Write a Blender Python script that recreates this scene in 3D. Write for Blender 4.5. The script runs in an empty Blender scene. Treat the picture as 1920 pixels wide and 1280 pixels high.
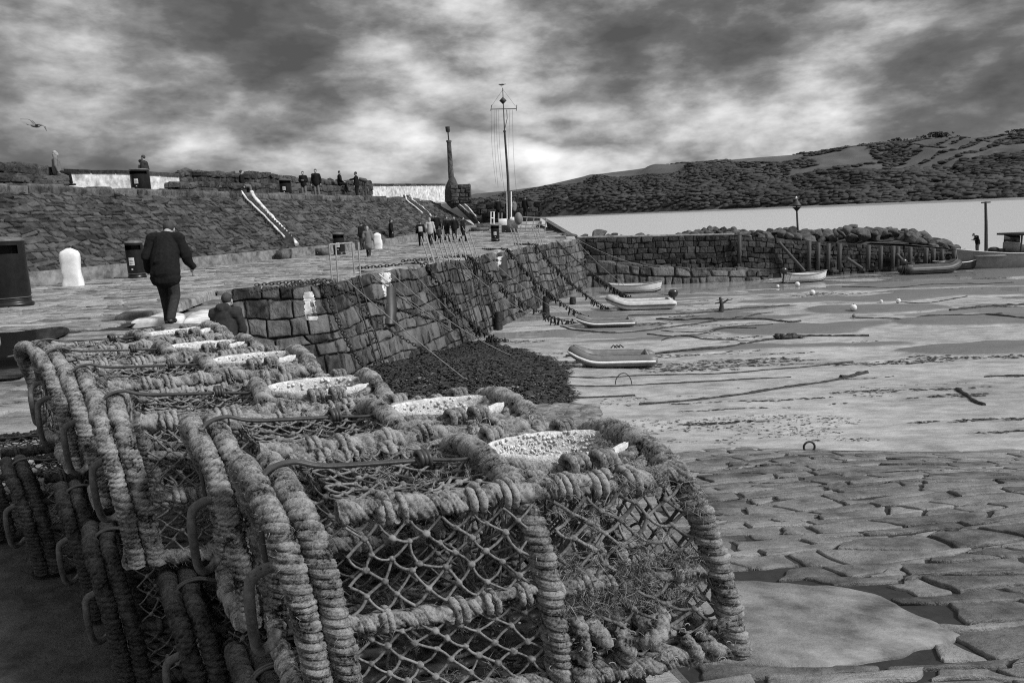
import bpy, math, random
import numpy as np
from mathutils import Matrix, Vector
sc = bpy.context.scene
COL = sc.collection
R = math.radians
# ------------------------------------------------------------------ camera
FPX, EYE = 1400.0, 1.45
rho, pit = R(2.3), math.atan(232.3/1400.0)
Uv = np.array([-math.sin(rho)*math.cos(pit), math.cos(rho)*math.cos(pit), math.sin(pit)])
Fv = np.array([0, 0, -1.0]); Fv = Fv-Fv.dot(Uv)*Uv; Fv /= np.linalg.norm(Fv)
Xv = np.cross(Fv, Uv)
MW = np.array([Xv, Fv, Uv])
cd = bpy.data.cameras.new('camera'); cam = bpy.data.objects.new('camera', cd); COL.objects.link(cam)
m4 = Matrix.Identity(4)
for i in range(3):
    for j in range(3): m4[i][j] = MW[i][j]
m4[2][3] = EYE
cam.matrix_world = m4
cd.sensor_width = 36; cd.lens = 36*FPX/1920; cd.clip_start = .05; cd.clip_end = 20000
sc.camera = cam
def ray(x, y): return MW @ np.array([(x-960)/FPX, (640-y)/FPX, -1.0])
def P(x, y, z):            # photograph point on a level at height z
    d = ray(x, y); t = (z-EYE)/d[2]; return np.array([0, 0, EYE])+t*d
def D(x, y, Y):            # photograph point at depth Y
    d = ray(x, y); return np.array([0, 0, EYE])+Y/d[1]*d
# ------------------------------------------------------------------ light
SUN_EL, SUN_AZ = R(42), R(118)       # azimuth from +Y clockwise
w = bpy.data.worlds.new('World'); sc.world = w; w.use_nodes = True
nt = w.node_tree; N = nt.nodes; L = nt.links
for n in list(N): N.remove(n)
def wn(t, **k):
    n = N.new(t)
    for a, b in k.items(): setattr(n, a, b)
    return n
def wmath(op, a, b=None, c=None, clamp=False):
    n = N.new('ShaderNodeMath'); n.operation = op; n.use_clamp = clamp
    for i, v in enumerate((a, b, c)):
        if v is None: continue
        if isinstance(v, (int, float)): n.inputs[i].default_value = v
        else: L.new(v, n.inputs[i])
    return n.outputs[0]
out = wn('ShaderNodeOutputWorld'); bg = wn('ShaderNodeBackground'); L.new(bg.outputs[0], out.inputs[0])
tc = wn('ShaderNodeTexCoord'); sep = wn('ShaderNodeSeparateXYZ'); L.new(tc.outputs['Generated'], sep.inputs[0])
den = wmath('ADD', wmath('MAXIMUM', sep.outputs[2], 0.0), 0.20)
cx = wmath('DIVIDE', sep.outputs[0], den); cy = wmath('DIVIDE', sep.outputs[1], den)
cmb = wn('ShaderNodeCombineXYZ'); L.new(cx, cmb.inputs[0]); L.new(cy, cmb.inputs[1])
def wnoise(scale, detail, rough, dist, off):
    mp = wn('ShaderNodeMapping'); mp.inputs['Location'].default_value = off; L.new(cmb.outputs[0], mp.inputs[0])
    n = wn('ShaderNodeTexNoise'); n.inputs['Scale'].default_value = scale; n.inputs['Detail'].default_value = detail
    n.inputs['Roughness'].default_value = rough; n.inputs['Distortion'].default_value = dist
    L.new(mp.outputs[0], n.inputs['Vector']); return n.outputs[0]
n1 = wnoise(.85, 9, .50, .15, (3.1, 1.7, 0)); n3 = wnoise(.42, 3, .5, 0, (1.3, 9.2, 2))
# puffs of the lower cloud deck, a little flattened by distance
mpd = wn('ShaderNodeMapping'); mpd.inputs['Scale'].default_value = (1, 1, 2.3); mpd.inputs['Location'].default_value = (.37, .11, .6); L.new(tc.outputs['Generated'], mpd.inputs[0])
def dnoise(scale, detail, rough, dist=.1):
    n = wn('ShaderNodeTexNoise'); n.inputs['Scale'].default_value = scale; n.inputs['Detail'].default_value = detail; n.inputs['Roughness'].default_value = rough
    n.inputs['Distortion'].default_value = dist; L.new(mpd.outputs[0], n.inputs['Vector']); return n.outputs[0]
n2 = dnoise(5.5, 10, .56, .1); n4 = dnoise(12, 9, .58, .1)
edge = wmath('ABSOLUTE', wmath('SUBTRACT', n2, .5))      # billow: bright creases where two puffs meet
cl = wmath('ADD', wmath('MULTIPLY', wmath('SUBTRACT', n1, .5), .6), wmath('MULTIPLY', wmath('SUBTRACT', n2, .5), 1.25))
cl = wmath('ADD', cl, wmath('MULTIPLY', wmath('SUBTRACT', n3, .5), .4))
cl = wmath('ADD', cl, wmath('MULTIPLY', wmath('SUBTRACT', n4, .5), .8))
n5 = dnoise(4.2, 6, .45, .15); puff = wmath('MULTIPLY', wmath('ABSOLUTE', wmath('SUBTRACT', n5, .5)), 2)      # cauliflower heads between dark creases
cl = wmath('ADD', cl, wmath('MULTIPLY', wmath('SUBTRACT', puff, .16), .9))
# broad cloud masses, each a soft lobe round a direction of the sky
LOBES = [((1760, 90), .15, -.26), ((1180, 20), .12, -.18), ((0, 40), .17, -.32), ((330, -10), .10, -.14), ((560, -40), .12, -.20), ((1330, 160), .08, -.12), ((400, 10), .08, -.10),
         ((750, 85), .06, .20), ((960, 60), .05, .20), ((1230, 150), .04, .10), ((985, 200), .05, .05), ((1520, 225), .09, .20), ((1820, 215), .08, .10), ((270, 95), .05, .20), ((1400, 255), .08, .10), ((1560, 235), .03, .16),
         ((450, 320), .16, .20), ((850, 290), .10, .04), ((120, 150), .04, .12), ((1350, 270), .10, .12), ((1750, 225), .12, .02), ((700, 250), .12, .03)]
def direc(x, y): d = ray(x, y); return d/np.linalg.norm(d)
tot = cl
for (px_, py_), sig, amp in LOBES:
    d = direc(px_, py_)
    vm = wn('ShaderNodeVectorMath'); vm.operation = 'DISTANCE'; L.new(tc.outputs['Generated'], vm.inputs[0]); vm.inputs[1].default_value = tuple(d)
    q = wmath('DIVIDE', vm.outputs['Value'], sig); q = wmath('MULTIPLY', wmath('MULTIPLY', q, q), -.5)
    g = wmath('MULTIPLY', wmath('EXPONENT', q), amp)
    tot = wmath('ADD', tot, g)
val = wmath('ADD', tot, .5)
rp = wn('ShaderNodeValToRGB'); L.new(val, rp.inputs[0])
cr = rp.color_ramp; cr.elements[0].position = 0.05; cr.elements[0].color = (.06, .06, .06, 1); cr.elements[1].position = 1; cr.elements[1].color = (.62, .62, .62, 1)
for p_, v_ in ((.28, .095), (.45, .17), (.60, .29), (.76, .43)):
    e = cr.elements.new(p_); e.color = (v_, v_, v_, 1)
sky = wn('ShaderNodeTexSky'); sky.sky_type = 'NISHITA'; sky.sun_disc = False; sky.sun_elevation = SUN_EL; sky.sun_rotation = SUN_AZ
bw = wn('ShaderNodeRGBToBW'); L.new(sky.outputs[0], bw.inputs[0])
sk = wmath('MULTIPLY', bw.outputs[0], .10)           # Nishita daylight at strength 0.10
# thin high overcast passes more light towards the zenith
zen = wmath('MULTIPLY', wmath('SMOOTH_MIN', wmath('MAXIMUM', wmath('SUBTRACT', sep.outputs[2], .40), 0), .5, .1), 3.2)
fin = wmath('MULTIPLY', rp.outputs[0], wmath('ADD', wmath('MULTIPLY', wmath('MINIMUM', sk, .6), .25), wmath('ADD', zen, .95)))
L.new(fin, bg.inputs[0]); bg.inputs[1].default_value = 1.0
sd = bpy.data.lights.new('sun', 'SUN'); sd.energy = 2.6; sd.angle = R(9); sd.color = (1, 1, 1)
so = bpy.data.objects.new('sun', sd); COL.objects.link(so)
sdir = Vector((math.sin(SUN_AZ)*math.cos(SUN_EL), math.cos(SUN_AZ)*math.cos(SUN_EL), math.sin(SUN_EL)))
so.rotation_euler = sdir.to_track_quat('Z', 'Y').to_euler()
vs = sc.view_settings; vs.view_transform = 'Standard'; vs.look = 'None'; vs.exposure = .62; vs.gamma = 1
sc.cycles.max_bounces = 5; sc.cycles.sample_clamp_indirect = 3; sc.cycles.sample_clamp_direct = 6; sc.cycles.use_denoising = False; sc.cycles.filter_width = 1.15

# ------------------------------------------------------------------ helpers
rng = np.random.default_rng(7); random.seed(7)
def vhash(ix, iy, iz):
    h = (ix*374761393+iy*668265263+iz*2147483647+144665) & 0xffffffff
    h = ((h ^ (h >> 13))*1274126177) & 0xffffffff
    return ((h ^ (h >> 16)) & 0xffff)/65535.0
def vn(p, s=1.0, off=0.0):
    p = np.asarray(p, float)*s+off
    i = np.floor(p).astype(np.int64); f = p-i; f = f*f*(3-2*f)
    r = 0
    for a in (0, 1):
        for b in (0, 1):
            for c in (0, 1):
                wt = (f[..., 0] if a else 1-f[..., 0])*(f[..., 1] if b else 1-f[..., 1])*(f[..., 2] if c else 1-f[..., 2])
                r = r+wt*vhash(i[..., 0]+a, i[..., 1]+b, i[..., 2]+c)
    return r*2-1
def fbm(p, s=1.0, o=3, off=0.0):
    r, a = 0, 1.0
    for k in range(o): r = r+a*vn(p, s*2**k, off+k*17.3); a *= .5
    return r
class MB:
    def __init__(s): s.v = []; s.f = []; s.t = []; s.n = 0
    def add(s, v, f, t=0.5):
        v = np.asarray(v, float).reshape(-1, 3); 
        s.v.append(v); s.t.append(np.full(len(v), t) if np.isscalar(t) else np.asarray(t))
        if isinstance(f, np.ndarray): s.f.append(f+s.n)
        else:
            by = {}
            for q in f: by.setdefault(len(q), []).append(q)
            for q in by.values(): s.f.append(np.array(q)+s.n)
        s.n += len(v); return s
    def box(s, lo, hi, M=None, t=.5):
        x0, y0, z0 = lo; x1, y1, z1 = hi
        v = np.array([(x0, y0, z0), (x1, y0, z0), (x1, y1, z0), (x0, y1, z0), (x0, y0, z1), (x1, y0, z1), (x1, y1, z1), (x0, y1, z1)], float)
        if M is not None: v = M(v)
        return s.add(v, np.array([(0, 3, 2, 1), (4, 5, 6, 7), (0, 1, 5, 4), (1, 2, 6, 5), (2, 3, 7, 6), (3, 0, 4, 7)]), t)
    def build(s, name, mat, parent=None, smooth=True, loc=None, rotz=0):
        me = bpy.data.meshes.new(name)
        v = np.concatenate(s.v); tt = np.concatenate(s.t)
        idx = np.concatenate([f.reshape(-1) for f in s.f]); ln = np.concatenate([np.full(len(f), f.shape[1]) for f in s.f])
        me.vertices.add(len(v)); me.vertices.foreach_set('co', v.astype(np.float32).ravel())
        me.loops.add(len(idx)); me.loops.foreach_set('vertex_index', idx.astype(np.int32))
        me.polygons.add(len(ln)); st = np.concatenate([[0], np.cumsum(ln)[:-1]])
        me.polygons.foreach_set('loop_start', st.astype(np.int32))
        me.update(calc_edges=True); me.validate()
        if smooth: me.polygons.foreach_set('use_smooth', np.ones(len(me.polygons), bool))
        at = me.attributes.new('tint', 'FLOAT', 'POINT')
        if len(me.vertices) == len(tt): at.data.foreach_set('value', tt.astype(np.float32))
        me.materials.append(mat)
        o = bpy.data.objects.new(name, me); COL.objects.link(o)
        if parent is not None: o.parent = parent
        if loc is not None: o.location = loc
        o.rotation_euler.z = rotz
        return o
def tag(o, label=None, cat=None, group=None, kind=None):
    if label: o['label'] = label
    if cat: o['category'] = cat
    if group: o['group'] = group
    if kind: o['kind'] = kind
    return o
def empty(name, loc, rz=0, label=None, cat=None, group=None):
    o = bpy.data.objects.new(name, None); COL.objects.link(o); o.location = loc; o.rotation_euler.z = rz
    o.empty_display_size = .1
    return tag(o, label, cat, group)
def copy_tree(o, parent=None):
    c = o.copy(); COL.objects.link(c); c.parent = parent
    for ch in list(o.children): copy_tree(ch, c)
    return c
def frames(p):
    p = np.asarray(p, float); n = len(p)
    t = np.gradient(p, axis=0); t /= np.linalg.norm(t, axis=1)[:, None]+1e-12
    a = np.array([0, 0, 1.0]) if abs(t[0][2]) < .9 else np.array([1.0, 0, 0])
    nn = np.zeros((n, 3)); v = np.cross(t[0], a); v /= np.linalg.norm(v); nn[0] = v
    for i in range(1, n):
        v = nn[i-1]-t[i]*nn[i-1].dot(t[i]); nn[i] = v/(np.linalg.norm(v)+1e-12)
    return t, nn, np.cross(t, nn)
def resample(p, step=None, n=None, closed=False):
    p = np.asarray(p, float)
    if closed: p = np.vstack([p, p[:1]])
    s = np.concatenate([[0], np.cumsum(np.linalg.norm(np.diff(p, axis=0), axis=1))])
    if n is None: n = max(2, int(s[-1]/step)+1)
    q = np.linspace(0, s[-1], n)
    return np.stack([np.interp(q, s, p[:, k]) for k in range(3)], 1), q
def smoothpath(p, k=8):
    p = np.asarray(p, float); n = len(p); o = []
    for i in range(n-1):
        a, b, c, d = p[max(i-1, 0)], p[i], p[i+1], p[min(i+2, n-1)]
        for j in range(k):
            t = j/k; o.append(.5*((2*b)+(-a+c)*t+(2*a-5*b+4*c-d)*t*t+(-a+3*b-3*c+d)*t**3))
    o.append(p[-1]); return np.array(o)
def tubegrid(P3, m):
    n = len(P3)//m
    i = np.arange(n-1)[:, None]*m; j = np.arange(m)[None]; j2 = (j+1) % m
    f = np.stack([i+j, i+j2, i+m+j2, i+m+j], -1).reshape(-1, 4)
    return f
def tube(mb, p, r, m=8, t=.5, caps=True, flat=1.0):
    p = np.asarray(p, float); n = len(p); r = np.broadcast_to(np.asarray(r, float), (n,))
    T, A, B = frames(p); th = np.arange(m)*2*math.pi/m
    v = p[:, None]+r[:, None, None]*(np.cos(th)[None, :, None]*A[:, None]+flat*np.sin(th)[None, :, None]*B[:, None])
    v = v.reshape(-1, 3); f = tubegrid(v, m)
    mb.add(v, f, t)
    if caps:
        mb.add(v[:m], [tuple(range(m))[::-1]], t); mb.add(v[-m:], [tuple(range(m))], t)
    return mb
def rope(mb, p, Rr, pitch, step, m=16, amp=.22, seed=0, sgn=1, lump=.12, closed=False, t0=.5):
    """a bar wrapped or laid in thick strands: creased helical lobes"""
    p, s = resample(p, step)
    T, A, B = frames(p); th = np.arange(m)*2*math.pi/m
    wv = vn(np.stack([s*18, s*0+seed, s*0], -1))*.55+vn(np.stack([s*45, s*0+seed, s*0+3], -1))*.2
    ph = (s/pitch+wv)[:, None]+2*sgn*th[None]/(2*math.pi)
    fr = ph-np.floor(ph); lobe = np.sqrt(np.clip(1-(2*fr-1)**2, 0, 1))
    sid = np.floor(ph)
    fib = np.abs(np.sin(3.1416*3*ph+.5*vn(np.stack([s*60, s*0, s*0+seed], -1))[:, None]))*2-1
    hs = vhash(sid.astype(np.int64), (sid*0+seed).astype(np.int64), (sid*0).astype(np.int64))
    base = p[:, None]+Rr*(np.cos(th)[None, :, None]*A[:, None]+np.sin(th)[None, :, None]*B[:, None])
    nz = fbm(base, 45, 3, seed*3.7)
    rr = Rr*(1-amp+amp*1.2*lobe**.9+.05*fib+lump*.8*nz+.14*(hs-.5))
    v = p[:, None]+rr[..., None]*(np.cos(th)[None, :, None]*A[:, None]+np.sin(th)[None, :, None]*B[:, None])
    tint = np.clip(t0+.15*(lobe-.6)+.10*fib+.25*nz+.22*(hs-.5), 0, 1)
    vv = v.reshape(-1, 3)
    mb.add(vv, tubegrid(vv, m), tint.ravel())
    mb.add(v[0], [tuple(range(m))[::-1]], tint[0]); mb.add(v[-1], [tuple(range(m))], tint[-1])
    return v, p
def fuzz(mb, v, p, n, ln, wd, seed=0, t=.55):
    """loose fibres standing off a rope surface"""
    g = np.random.default_rng(seed); k, m = v.shape[:2]
    i = g.integers(0, k, n); j = g.integers(0, m, n)
    b = v[i, j]; o = b-p[i]; o /= np.linalg.norm(o, axis=1)[:, None]+1e-9
    d = o*.55+g.normal(0, .6, (n, 3)); d[:, 2] -= .25; d /= np.linalg.norm(d, axis=1)[:, None]
    l = ln*g.uniform(.3, 1.2, n)[:, None]; sd_ = np.cross(d, g.normal(0, 1, (n, 3))); sd_ /= np.linalg.norm(sd_, axis=1)[:, None]+1e-9
    mid = b+d*l*.55+g.normal(0, .25, (n, 3))*l*.6; e = mid+(d+g.normal(0, .6, (n, 3)))*l*.5
    w2 = wd*g.uniform(.5, 1.2, n)[:, None]
    V = np.stack([b-sd_*w2, b+sd_*w2, mid+sd_*w2*.8, mid-sd_*w2*.8, e], 1).reshape(-1, 3)
    q = np.arange(n)[:, None]*5
    tt = np.repeat(np.clip(t+g.normal(0, .2, n), 0, 1), 5)
    mb.add(V, q+np.array([[0, 1, 2, 3]]), tt); n0 = mb.n-len(V); 
    mb.f.append(q+np.array([[3, 2, 4]])+n0)
def sph(mb, c, r, m=10, n=7, t=.5, noise=0, seed=0, rot=None):
    r = np.broadcast_to(np.asarray(r, float), (3,))
    v = [(0, 0, 1.)]
    for i in range(1, n):
        a = math.pi*i/n
        for j in range(m): b = 2*math.pi*j/m; v.append((math.sin(a)*math.cos(b), math.sin(a)*math.sin(b), math.cos(a)))
    v.append((0, 0, -1.)); v = np.array(v)
    if noise: v = v*(1+noise*fbm(v, 1.7, 2, seed*5.3)[:, None])
    v = v*r
    if rot is not None: v = v@np.asarray(rot).T
    f4, f3 = [], []
    for j in range(m):
        f3.append((0, 1+j, 1+(j+1) % m)); f3.append((len(v)-1, 1+(n-2)*m+(j+1) % m, 1+(n-2)*m+j))
        for i in range(n-2): f4.append((1+i*m+j, 1+(i+1)*m+j, 1+(i+1)*m+(j+1) % m, 1+i*m+(j+1) % m))
    mb.add(v+np.asarray(c, float), f4+f3, t); return mb
def lathe(mb, prof, c=(0, 0, 0), m=20, sx=1, sy=1, t=.5):
    th = np.arange(m)*2*math.pi/m
    v = np.array([[(r*math.cos(a)*sx+c[0], r*math.sin(a)*sy+c[1], z+c[2]) for a in th] for r, z in prof]).reshape(-1, 3)
    mb.add(v, tubegrid(v, m), t); mb.add(v[:m], [tuple(range(m))[::-1]], t); mb.add(v[-m:], [tuple(range(m))], t); return mb
def sheet(mb, fn, us, vs_, t=.5):
    U_, V_ = np.meshgrid(us, vs_, indexing='ij'); p = fn(U_, V_); n, m = U_.shape
    i = np.arange(n-1)[:, None]*m; j = np.arange(m-1)[None]
    f = np.stack([i+j, i+m+j, i+m+j+1, i+j+1], -1).reshape(-1, 4)
    mb.add(p.reshape(-1, 3), f, t if np.isscalar(t) else t(p).ravel()); return mb
# ------------------------------------------------------------------ materials
def mat(name, lo, hi, scale=4, rough=.8, bump=.3, bscale=None, tint=0, detail=6, spec=.35, dist=.008, blotch=0, bl_scale=.6, metal=0, stretch=(1, 1, 1), rvar=0, crack=0):
    m = bpy.data.materials.new(name); m.use_nodes = True; t = m.node_tree; b = t.nodes['Principled BSDF']
    def nd(k): return t.nodes.new(k)
    def mt(op, a, c=None):
        n = nd('ShaderNodeMath'); n.operation = op
        for i, v in enumerate((a, c)):
            if v is None: continue
            if isinstance(v, (int, float)): n.inputs[i].default_value = v
            else: t.links.new(v, n.inputs[i])
        return n.outputs[0]
    co = nd('ShaderNodeTexCoord'); mp = nd('ShaderNodeMapping'); mp.inputs['Scale'].default_value = stretch
    t.links.new(co.outputs['Object'], mp.inputs[0])
    def noise(s, d=6, r=.6):
        n = nd('ShaderNodeTexNoise'); n.inputs['Scale'].default_value = s; n.inputs['Detail'].default_value = d; n.inputs['Roughness'].default_value = r
        t.links.new(mp.outputs[0], n.inputs['Vector']); return n.outputs[0]
    a = noise(scale, detail, .65); x = mt('MULTIPLY', mt('SUBTRACT', a, .5), 1.7)
    if blotch:
        x = mt('ADD', x, mt('MULTIPLY', mt('SUBTRACT', noise(bl_scale, 4, .55), .5), blotch))
    if tint:
        at = nd('ShaderNodeAttribute'); at.attribute_name = 'tint'; x = mt('ADD', x, mt('MULTIPLY', mt('SUBTRACT', at.outputs['Fac'], .5), tint))
    x = mt('ADD', x, .5)
    r = nd('ShaderNodeValToRGB'); t.links.new(x, r.inputs[0])
    r.color_ramp.elements[0].color = (lo, lo, lo, 1); r.color_ramp.elements[1].color = (hi, hi, hi, 1)
    r.color_ramp.elements[0].position = .12; r.color_ramp.elements[1].position = .88
    t.links.new(r.outputs[0], b.inputs['Base Color'])
    b.inputs['Specular IOR Level'].default_value = spec; b.inputs['Metallic'].default_value = metal
    if rvar:
        rr = mt('ADD', mt('MULTIPLY', mt('SUBTRACT', noise(bl_scale*1.7, 5), .5), rvar), rough); cl_ = nd('ShaderNodeClamp'); t.links.new(rr, cl_.inputs[0]); cl_.inputs['Min'].default_value = .05
        t.links.new(cl_.outputs[0], b.inputs['Roughness'])
    else: b.inputs['Roughness'].default_value = rough
    if bump:
        h = noise(bscale or scale*3, 7, .65)
        if crack:
            vo = nd('ShaderNodeTexVoronoi'); vo.feature = 'DISTANCE_TO_EDGE'; vo.inputs['Scale'].default_value = crack; t.links.new(mp.outputs[0], vo.inputs['Vector'])
            h = mt('ADD', h, mt('MULTIPLY', mt('MINIMUM', vo.outputs[0], .05), 8))
        bp = nd('ShaderNodeBump'); bp.inputs['Strength'].default_value = bump; bp.inputs['Distance'].default_value = dist
        t.links.new(h, bp.inputs['Height']); t.links.new(bp.outputs[0], b.inputs['Normal'])
    return m
MT = dict(
 paving=mat('paving_stone', .06, .36, 5, .5, 1, 18, tint=.5, dist=.03, blotch=1.2, bl_scale=.6, rvar=.5, stretch=(.6, 1.4, 1)),
 slip=mat('slip_stone', .045, .24, 3.2, .38, 1, 9, tint=.45, dist=.04, blotch=.9, rvar=.4, bl_scale=1.1, detail=9),
 concrete=mat('worn_concrete', .06, .30, 4, .55, .9, 45, blotch=.9, bl_scale=1.4, dist=.01, rvar=.4, detail=9),
 quayrough=mat('rough_ground', .012, .07, 14, .7, 1, 45, blotch=.7, bl_scale=2, dist=.015, rvar=.3),
 wall=mat('harbour_stone', .015, .15, 5, .8, 1, 9, tint=.6, dist=.10, blotch=1.1, bl_scale=.9, stretch=(1, 1, .45)),
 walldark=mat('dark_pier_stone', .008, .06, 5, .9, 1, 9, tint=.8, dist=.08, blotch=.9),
 slope=mat('revetment_stone', .014, .095, 5, .85, 1, 11, tint=.6, dist=.07, blotch=1.1, bl_scale=.5),
 joint=mat('joint_earth', .012, .03, 9, .95, .5),  # dark earth colour for stone joints and the ground beneath
 white=mat('whitewash', .25, .82, 3.5, .8, .5, 12, dist=.01, blotch=1.1, bl_scale=2.2),
 whitec=mat('white_paint_clean', .6, .85, 6, .6, .2, 20, dist=.004),
 sand=mat('wet_sand', .19, .50, 2.4, .22, .8, 9, blotch=1.0, bl_scale=.35, dist=.03, rvar=.4, spec=.7, stretch=(.75, 1.35, 1), detail=9),
 bank=mat('firm_sand', .05, .12, 4, .62, .8, 12, blotch=.5, dist=.03, stretch=(.5, 1.5, 1)),
 weed=mat('seaweed', .008, .045, 9, .55, .9, 20, tint=.9, dist=.03),
 rock=mat('boulder_rock', .015, .10, 2.5, .85, 1, 7, tint=.8, dist=.06, blotch=.7),
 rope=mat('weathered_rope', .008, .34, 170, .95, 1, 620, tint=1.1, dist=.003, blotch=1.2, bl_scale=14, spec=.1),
 ropedark=mat('dark_rope', .008, .10, 110, .95, 1, 480, tint=.9, dist=.004, blotch=.5, bl_scale=9, spec=.12),  # darker than the upper pots' rope, used on the bottom row
 twine=mat('net_twine', .03, .24, 140, .85, .6, 500, tint=.6, dist=.001, blotch=.9, bl_scale=12, spec=.2),
 algae=mat('algae_fibres', .05, .28, 60, .95, 0, tint=.8, spec=.1),
 plastic=mat('dark_plastic', .02, .07, 12, .45, .4, 90, dist=.002, blotch=.4, bl_scale=6, spec=.45),
 ring=mat('barnacle_crust', .32, .82, 120, .85, 1, 260, tint=.9, dist=.004, blotch=.8, bl_scale=20),
 hose=mat('scuffed_hose', .03, .22, 30, .6, .4, 120, dist=.002, blotch=1.2, bl_scale=14),
 bin=mat('black_bin_plastic', .006, .014, 8, .35, .15, 60, dist=.003),
 binlid=mat('bin_lid_grey', .06, .16, 8, .5, .2, 40, dist=.003),
 label=mat('notice_paper', .45, .7, 20, .6, 0), ink=mat('notice_ink', .03, .06, 20, .7, 0),
 chain=mat('rusty_chain', .01, .05, 40, .7, .8, 90, dist=.004),
 cord=mat('mooring_rope', .10, .28, 20, .8, .3, 80, dist=.003),
 steel=mat('galvanised_steel', .18, .38, 12, .5, .3, 40, dist=.003),
 darksteel=mat('dark_painted_steel', .02, .06, 10, .6, .3, 40, dist=.003),
 timber=mat('sea_worn_timber', .02, .11, 4, .85, .9, 14, dist=.015, stretch=(6, 6, .6)),
 wood=mat('boat_wood', .12, .3, 8, .6, .3, 30, dist=.004),
 boatwhite=mat('white_gelcoat', .5, .72, 5, .4, .2, 20, dist=.004, blotch=.4, bl_scale=2),
 tubelight=mat('pale_inflatable_fabric', .34, .52, 5, .5, .2, 30, dist=.004, blotch=.4),
 tubegrey=mat('grey_inflatable_fabric', .10, .17, 5, .45, .2, 30, dist=.004, blotch=.4),
 tubedark=mat('dark_inflatable_fabric', .03, .07, 5, .5, .2, 30, dist=.004),
 hulldark=mat('dark_hull_paint', .012, .035, 5, .45, .2, 30, dist=.004),
 hullgrey=mat('grey_hull_paint', .16, .27, 3, .45, .2, 30, dist=.006, blotch=.4),
 glass=mat('cabin_glass', .02, .03, 3, .08, 0, spec=.6), motor=mat('outboard_cowl', .01, .03, 5, .3, 0, spec=.5),
 buoy=mat('white_buoy', .5, .75, 9, .5, .2, 30, dist=.003, blotch=.3), buoyd=mat('weathered_buoy', .10, .2, 9, .6, .2, 30, dist=.003),
 skin=mat('skin', .28, .38, 30, .6, .1, 80, dist=.001), hair=mat('hair', .015, .06, 60, .7, .6, 200, dist=.003), hairl=mat('fair_hair', .2, .35, 60, .7, .6, 200, dist=.003),
 c0=mat('black_cloth', .008, .018, 25, .9, .6, 90, dist=.004, spec=.1), c1=mat('dark_cloth', .022, .045, 25, .9, .6, 90, dist=.004, spec=.1), c2=mat('mid_cloth', .10, .17, 25, .9, .5, 90, dist=.004), c3=mat('pale_cloth', .30, .45, 25, .9, .5, 90, dist=.004),
 c4=mat('trouser_cloth', .02, .04, 25, .9, .6, 90, dist=.005, spec=.1), shoe=mat('shoe_leather', .01, .03, 20, .5, .2, 50, dist=.002),
 field=mat('pasture', .05, .10, .012, .95, .4, .08, detail=8, blotch=.8, bl_scale=.004, dist=.8), wood_f=mat('woodland', .035, .08, .05, .95, .5, .35, tint=.25, dist=1.0, blotch=1.1, bl_scale=.008, spec=.02),
 bark=mat('tree_bark', .02, .05, 2, .9, .3), gull=mat('gull_plumage', .08, .2, 20, .8, 0),
)
# water
def water(name, rough, bs, bd, col):
    m = bpy.data.materials.new(name); m.use_nodes = True; t = m.node_tree; b = t.nodes['Principled BSDF']
    b.inputs['Base Color'].default_value = (col, col, col, 1); b.inputs['Roughness'].default_value = rough; b.inputs['Specular IOR Level'].default_value = .5; b.inputs['IOR'].default_value = 1.33
    co = t.nodes.new('ShaderNodeTexCoord'); mp = t.nodes.new('ShaderNodeMapping'); mp.inputs['Scale'].default_value = (.5, 1, 1); t.links.new(co.outputs['Object'], mp.inputs[0])
    n = t.nodes.new('ShaderNodeTexNoise'); n.inputs['Scale'].default_value = bs; n.inputs['Detail'].default_value = 6; t.links.new(mp.outputs[0], n.inputs['Vector'])
    bp = t.nodes.new('ShaderNodeBump'); bp.inputs['Distance'].default_value = bd; bp.inputs['Strength'].default_value = 1; t.links.new(n.outputs[0], bp.inputs['Height']); t.links.new(bp.outputs[0], b.inputs['Normal'])
    return m
MT['sea'] = water('sea_water', .32, .7, .16, .44); MT['pool'] = water('shallow_water', .08, 3, .004, .22); MT['puddle'] = water('puddle_water', .02, 4, .0008, .01)

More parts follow.
